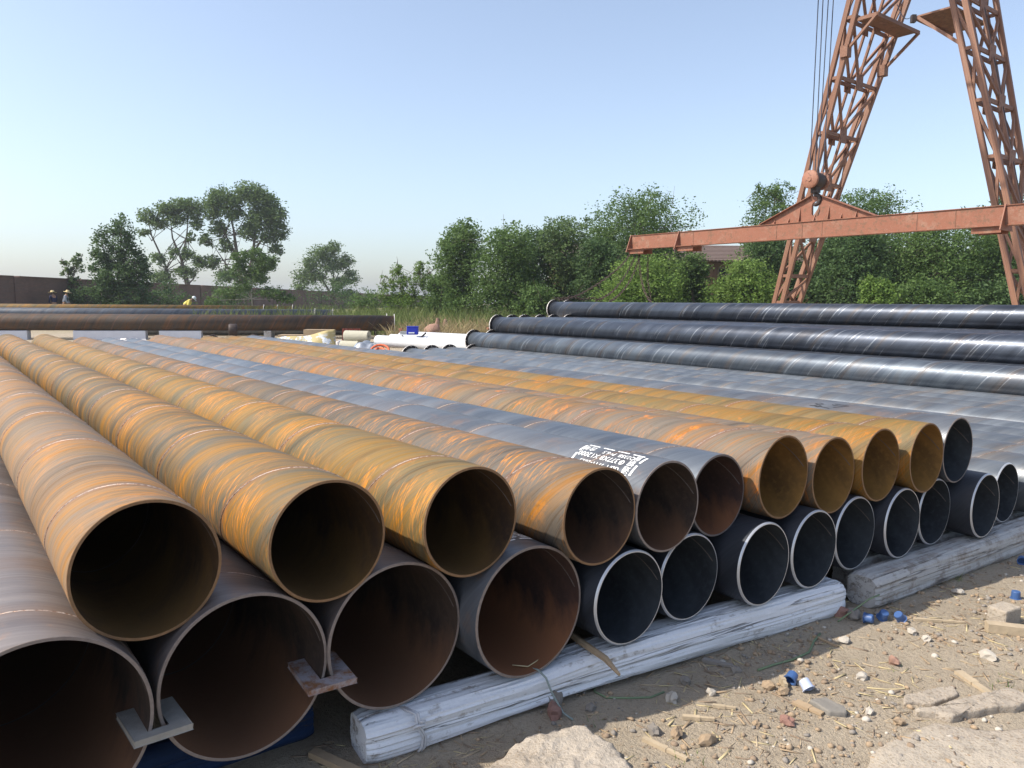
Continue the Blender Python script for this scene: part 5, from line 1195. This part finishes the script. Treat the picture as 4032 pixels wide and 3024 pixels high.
slab('concrete_lump', 'large broken concrete lump at the bottom edge of the photo, below the white timber', 'concrete', [(-.33, 2.02), (-.06, 2.28), (.055, 2.445), (.16, 2.50), (.22, 2.51), (.27, 2.50), (.34, 2.40), (.42, 2.22), (.52, 1.95), (.1, 1.75)], .055, -.03, M['conc_near'], 4, dome=.02)
slab('concrete_pad', 'flat worn concrete patch in the bottom right corner', 'concrete', [(1.02, 2.10), (1.16, 2.36), (1.30, 2.53), (1.52, 2.64), (1.72, 2.60), (2.1, 2.62), (2.6, 2.5), (2.8, 1.7), (1.2, 1.6)], .007, -.04, M['conc_pad'], 9, relief=.006)
slab('stone_slab', 'long thin concrete slab lying tilted in the sunlit dirt at lower right', 'slab', [(1.49, 2.685), (1.60, 2.645), (1.78, 2.70), (1.90, 2.72), (2.00, 2.78), (1.95, 2.835), (1.80, 2.80), (1.62, 2.72)], .030, -.01, M['conc_pad'], 14, n=60, relief=.006)
slab('stone_slab', 'smaller flat pale slab half buried left of the long thin slab', 'slab', [(1.49, 2.76), (1.60, 2.76), (1.73, 2.82), (1.74, 2.88), (1.64, 2.87), (1.52, 2.82)], .014, -.02, M['conc_pad'], 17, n=50, relief=.004)
M['slate'] = simple('grey_slate', (.20, .185, .165), .9, 0, .2, 20, bump=.4); M['stone_pale'] = simple('pale_stone', (.44, .40, .345), .85, 0, .18, 22, bump=.35); M['stone_grey'] = simple('grey_stone', (.23, .205, .18), .9, 0, .2, 22, bump=.4)
M['stone_tan'] = simple('tan_stone', (.32, .235, .155), .9, 0, .2, 22, bump=.35); M['stone_red'] = simple('red_stone', (.27, .15, .12), .9, 0, .2, 22, bump=.4)
slab('flat_stone', 'dark grey flat stone in the sun, middle of the dirt at lower right', 'stone', [(1.135, 2.75), (1.20, 2.775), (1.245, 2.715), (1.235, 2.67), (1.17, 2.68)], .026, -.005, M['slate'], 21, n=40, relief=.003)
stones = [(.155, 2.74, (.10, .07, .085), 'stone_grey', 'grey stone standing against the white timber, above a reddish one'), (.165, 2.655, (.085, .06, .06), 'stone_red', 'reddish stone in the shade touching the grey one by the white timber'),
 (1.60, 3.60, (.075, .06, .06), 'stone_red', 'brownish stone at the right end of the white timber'), (1.655, 3.565, (.085, .065, .06), 'stone_grey', 'pale grey angular stone beside the brownish one at the timber end'),
 (2.05, 3.165, (.075, .055, .045), 'stone_pale', 'whitest stone lying alone in the sun at right'), (1.43, 2.98, (.055, .04, .032), 'stone_pale', 'white stone in the sun right of the blue caps'),
 (.62, 2.78, (.065, .045, .035), 'stone_pale', 'pale angular stone on the edge of the shadow, lower middle'), (.78, 2.83, (.04, .035, .03), 'stone_pale', 'small white stone on the shadow edge right of the pale angular one'),
 (.585, 2.54, (.06, .045, .04), 'stone_tan', 'tan rounded stone in the pebble heap by the concrete lump'), (.51, 2.56, (.05, .045, .04), 'stone_grey', 'grey pebble in the heap by the concrete lump'), (.68, 2.50, (.07, .05, .042), 'stone_tan', 'largest orange-tan stone in the pebble heap'),
 (1.0, 2.62, (.06, .05, .035), 'stone_red', 'dark reddish stone in the open dirt below the flat grey stone'), (1.40, 2.62, (.045, .035, .03), 'stone_tan', 'egg-shaped tan stone right of the dark reddish one'), (.885, 2.61, (.035, .03, .026), 'stone_tan', 'small tan stone left of the dark reddish one'),
 (1.02, 2.88, (.06, .05, .04), 'stone_tan', 'tan stone just left of the blue caps'), (1.06, 2.835, (.05, .04, .034), 'stone_tan', 'tan stone in front of the blue caps'), (1.62, 3.10, (.05, .045, .042), 'pinkstone', 'pinkish rounded stone in the sun, centre right'),
 (1.50, 3.30, (.055, .045, .035), 'stone_pale', 'pale stone below the three blue caps'), (1.85, 3.40, (.05, .04, .035), 'stone_pale', 'white stone right of the three blue caps'), (1.88, 3.33, (.05, .04, .033), 'stone_pale', 'white stone in front of its white neighbour right of the blue caps'),
 (.30, 2.70, (.05, .04, .03), 'stone_grey', 'small grey stone in the shade right of the reddish stone'), (-.02, 2.66, (.05, .045, .035), 'stone_grey', 'small grey stone in the shade under the white timber, left of the strap'), (.93, 3.02, (.05, .04, .03), 'stone_grey', 'grey stone in the shade below the white timber middle'),
 (.70, 2.92, (.055, .045, .035), 'stone_grey', 'dark grey stone on the shaded dirt, lower middle'), (2.38, 2.95, (.05, .04, .03), 'stone_pale', 'pale stone at the right edge above the long slab'), (1.33, 2.70, (.05, .035, .03), 'stone_pale', 'pale stone between the flat grey stone and the long slab'),
 (2.35, 3.9, (.06, .05, .035), 'stone_pale', 'white pebble in the shade at the foot of the brown timber')]
for i, (x, y, d, mt, lab) in enumerate(stones): rock('stone', lab, 'stone', x, y, (d[0] * .92, d[1] * .92, d[2] * .8), i * 1.3, mt, 30 + i, group='loose stones on the dirt', rough=.62, nsub=2)
o = MB(); o.box((2.36, 3.54, .035), (.13, .09, .09), Matrix.Rotation(.5, 3, 'Z')); q = o.build('broken_brick', M['conc_pad']); bevel(q, .008); tag(q, 'broken concrete brick in the sunlit dirt near the right edge', 'brick')
# wood bits
def splint(name, label, p, q, w, h, mat='wood_plain', group=None):
    m = MB(); p, q = Vector((*p, gh(*p) + h * .55)), Vector((*q, gh(*q) + h * .55)); mid = p.lerp(q, .55); 
    m.bar(p, mid, w, h); m.bar(mid - (mid - p).normalized() * .004, q, w * .72, h * .8); return tag(m.build(name, M[mat]), label, 'wood', group)
M['wood_pale'] = simple('pale_wood', (.40, .32, .22), .85, 0, .3, 20, bump=.3)
gw = 'bits of wood on the dirt'
splint('wood_bit', 'pale bleached plank lying diagonally in the sun at right, above the long slab', (1.845, 3.02), (1.86, 2.84), .036, .014, 'wood_pale', gw)
splint('wood_bit', 'yellowish split stick beside the concrete lump', (.465, 2.515), (.59, 2.40), .02, .014, 'wood_pale', gw)
splint('wood_bit', 'bleached log piece at the right edge below the broken brick', (2.21, 3.43), (2.50, 3.36), .05, .04, 'wood_pale', gw)
splint('wood_bit', 'pale square stick in the pebbles left of the flat stone', (.63, 2.65), (.74, 2.63), .018, .014, 'wood_pale', gw)
splint('wood_bit', 'short yellow stick in the pebbles by the shadow edge', (.76, 2.73), (.84, 2.71), .014, .012, 'wood_pale', gw)
splint('wood_bit', 'orange-brown splinter on the shadow edge below the timber end', (1.38, 3.36), (1.45, 3.26), .012, .01, 'wood_plain', gw)
splint('wood_bit', 'long thin pale stick in front of the brown timber, right of the blue caps', (1.93, 3.54), (2.15, 3.50), .016, .012, 'wood_pale', gw)
splint('wood_bit', 'grey sliver of bark in the shade under the middle of the white timber', (.82, 3.12), (.93, 3.06), .03, .012, 'stone_grey', gw)
splint('wood_bit', 'brown flat chip beside the dark flat stone', (1.08, 2.76), (1.15, 2.68), .035, .012, 'wood_plain', gw)
splint('wood_bit', 'upright-looking brown peg next to the blue cap in the dirt', (1.085, 2.93), (1.08, 2.86), .018, .03, 'wood_pale', gw)
# caps
M['cap_blue'] = simple('cap_blue', (.045, .10, .25), .4, 0, .12, 20, .5); M['cap_pale'] = simple('cap_pale', (.42, .47, .62), .4, 0, .12, 20, .5)
for i, (x, y, rx, rz, mt, lab) in enumerate([(1.70, 3.51, 1.5, .9, 'cap_blue', 'blue plastic cap lying open end to the right, leftmost of three by the timber end'), (1.786, 3.545, .5, .3, 'cap_blue', 'blue plastic cap in the middle of three by the timber end'), (1.85, 3.515, -.7, 1.9, 'cap_blue', 'blue plastic cap, right of three by the timber end'),
    (2.62, 3.85, 0.0, 0, 'cap_blue', 'blue plastic cap standing upright in the sun at right'), (1.12, 2.915, 1.2, 2.4, 'cap_blue', 'blue plastic cap in the middle of the dirt beside a pale one'), (1.155, 2.855, -.9, .4, 'cap_pale', 'pale bluish plastic cap in front of the blue one, middle of the dirt'), (3.0, 4.38, 1.4, 2.6, 'cap_blue', 'blue plastic cap at the right edge near the brown timber')]):
    r0 = .0235; hh = .040; m = MB(); m.lathe([(0, hh), (r0 * .8, hh), (r0 * .88, hh - .004), (r0 * .95, .004), (r0 * 1.12, .003), (r0 * 1.12, 0), (r0 * .85, 0), (r0 * .78, hh - .006), (0, hh - .006)], 24, (0, 0, -hh / 2))
    o = m.build('plastic_cap', M[mt], smooth=False); o.location = (x, y, gh(x, y) + (.026 if abs(rx) > .3 else hh / 2)); o.rotation_euler = (rx, 0, rz); tag(o, lab, 'cap', 'plastic pipe caps on the dirt')
# straps, stems, twigs
def strand(name, label, cat, pts, rad, mat): m = MB(); m.tube([Vector((*p[:2], p[2] if len(p) > 2 else gh(*p[:2]) + rad)) for p in pts], rad, 5); return tag(m.build(name, M[mat], smooth=True), label, cat)
M['strap_grey'] = simple('strap_grey', (.24, .28, .26), .7, 0, .2, 10)
M['green_stem'] = simple('green_stem', (.17, .23, .13), .7, 0, .2, 10); M['dry_stem'] = simple('dry_stem', (.46, .38, .22), .8, 0, .2, 10)
strand('packing_strap', 'grey-green packing strap hanging over the front of the white timber', 'strap', [tuple(W(*q)) for q in [(1.71, 2.13, .150), (1.715, 2.09, .158), (1.725, 2.055, .138), (1.74, 2.035, .08), (1.755, 1.99, .022), (1.765, 1.95, .012)]], .004, 'strap_grey')
strand('green_stem', 'long green plant stem lying on the shaded dirt in front of the timber', 'stem', [(1.02, 3.02), (1.10, 3.07), (1.2, 3.12), (1.30, 3.2), (1.36, 3.30), (1.42, 3.38)], .005, 'green_stem')
strand('green_stem', 'pale curled stem on the shaded dirt near the concrete lump', 'stem', [(.34, 2.90), (.33, 2.84), (.37, 2.79), (.46, 2.79), (.54, 2.80), (.60, 2.84)], .004, 'green_stem')
strand('dry_stem', 'thin bent straw in the sun left of the long slab', 'straw', [(1.41, 2.89), (1.48, 2.88), (1.555, 2.885), (1.565, 2.91), (1.54, 2.93)], .003, 'dry_stem')
strand('grass_stalk', 'yellow-green grass stalk sticking up at the end of the brown timber', 'grass stalk', [(1.56, 3.52), (1.65, 3.56, .045), (1.74, 3.60, .085), (1.80, 3.62, .10)], .004, 'green_stem')
b3 = W(1.70, 2.13, 1.5 - 1.113 - .232); strand('dry_stem', 'curved straw lying in the red rust inside the large dark pipe mouth', 'straw', [tuple(b3 + U * -.05 + Vector((0, 0, .012)) + N * .03), tuple(b3 + U * .0 + Vector((0, 0, .004)) + N * .0), tuple(b3 + U * .06 + N * .01 + Vector((0, 0, .010))), tuple(b3 + U * .11 + N * .02 + Vector((0, 0, .03)))], .0025, 'dry_stem')
# gravel and straw litter (nobody could count it)
def litter(name, label, n, seed, smin, smax, mats, kind, dens):
    rng = np.random.default_rng(seed); V = []; F = []; mi = []
    ico = bmesh.new(); bmesh.ops.create_icosphere(ico, subdivisions=1, radius=1.0); iv = np.array([v.co[:] for v in ico.verts]); ico.verts.index_update(); fi = np.array([[v.index for v in f_.verts] for f_ in ico.faces]); ico.free()
    base = iv if kind == 'gravel' else np.array([(x, y, z) for z in (-1, 1) for y in (-1, 1) for x in (-1, 1)], float)
    fac = fi if kind == 'gravel' else np.array([(0, 2, 3, 1), (4, 5, 7, 6), (0, 1, 5, 4), (2, 6, 7, 3), (0, 4, 6, 2), (1, 3, 7, 5)])
    c = 0
    while c < n:
        x, y = rng.uniform(-.7, 5.6), rng.uniform(1.9, 6.4); t_ = Vector((x, y, 0)).dot(N); s_ = Vector((x, y, 0)).dot(U)
        if t_ > 2.35 or rng.random() > dens(x, y): continue
        sz = smin + (smax - smin) * rng.random() ** (4.5 if kind == 'gravel' else 3.0); a = rng.uniform(0, 6.283); ca, sa = math.cos(a), math.sin(a)
        if kind == 'gravel': p = base * (1 + .22 * rng.normal(size=(len(base), 1)).clip(-1.5, 1.5)) * sz * np.array([1, rng.uniform(.6, 1), rng.uniform(.45, .75)])
        else: p = base * np.array([sz, sz * rng.uniform(.03, .11), sz * rng.uniform(.02, .05)]); tl = rng.normal() * .09; p[:, 2] += p[:, 0] * tl
        q = np.stack([p[:, 0] * ca - p[:, 1] * sa + x, p[:, 0] * sa + p[:, 1] * ca + y, p[:, 2] + gh(x, y) + (sz * .25 if kind == 'gravel' else sz * .06)], 1)
        b = c * len(base); V.append(q); F.append(fac + b); mi += [int(rng.integers(len(mats)))] * len(fac); c += 1
    me = fast_mesh(name, np.concatenate(V), np.concatenate(F), [M[q] for q in mats]); me.polygons.foreach_set('material_index', np.array(mi, dtype=np.int32)); me.update()
    tag(obj(name, me), label, name, kind='stuff')
dn = lambda x, y: max(.06, min(1, .45 + 1.5 * mnoise.noise(Vector((x * 2.2, y * 2.2, 2))))) * (1.0 if y < 3.6 else .7)
dn2 = lambda x, y: max(.05, min(1, .45 + 1.6 * mnoise.noise(Vector((x * 1.9, y * 1.9, 8)))))
M['stone_brown'] = simple('brown_pebble', (.25, .185, .13), .9, 0, .25, 30)
litter('gravel', 'small pebbles and crumbs scattered over the dirt', 13000, 5, .002, .0165, ['stone_tan', 'stone_grey', 'stone_brown', 'stone_brown', 'stone_tan', 'stone_brown', 'stone_tan', 'stone_pale', 'stone_grey'], 'gravel', dn)
litter('straw', 'straw and wood splinters scattered over the dirt', 14000, 6, .005, .040, ['wood_pale', 'wood_plain', 'dry_stem', 'stone_brown'], 'chip', dn2)
# tufts
for i, (x, y, n_, h, lab) in enumerate([(.318, 2.60, 16, .05, 'small green sprout between the concrete lump and the shadow'), (.60, 2.40, 30, .05, 'green tuft in the pebbles at the bottom edge'), (1.95, 2.93, 34, .05, 'green tuft right of the bleached plank'), (2.05, 3.02, 26, .035, 'tiny green tuft above the bleached plank'), (1.82, 3.56, 22, .06, 'green tuft between the blue caps'), (2.12, 3.92, 40, .05, 'green tuft along the foot of the brown timber'), (2.45, 4.12, 36, .06, 'second green tuft along the foot of the brown timber'), (1.60, 3.05, 26, .035, 'low green tuft beside the pinkish stone')]):
    rg_ = np.random.default_rng(400 + i); V, f_ = blades(rg_, n_, (x - .05, x + .05, y - .04, y + .04), h * .4, h, .0018, .7)
    tag(obj('grass_tuft', fast_mesh('grass_tuft', V, f_, [M['leaf_bright']])), lab, 'grass tuft', 'grass tufts on the dirt')

# ------------------------------------------------------------------ summer haze
hz = NT('haze'); hz.t.nodes.remove(hz.p); pv = hz.n('ShaderNodeVolumePrincipled'); pv.inputs['Color'].default_value = (.88, .93, 1.0, 1); pv.inputs['Density'].default_value = .00055; pv.inputs['Anisotropy'].default_value = .3
hz.l(pv.outputs[0], hz.out.inputs['Volume'])
m = MB(); m.box((0, 590, 9.0), (1960, 1320, 22.0)); tag(m.build('haze', hz.mat), kind='stuff')
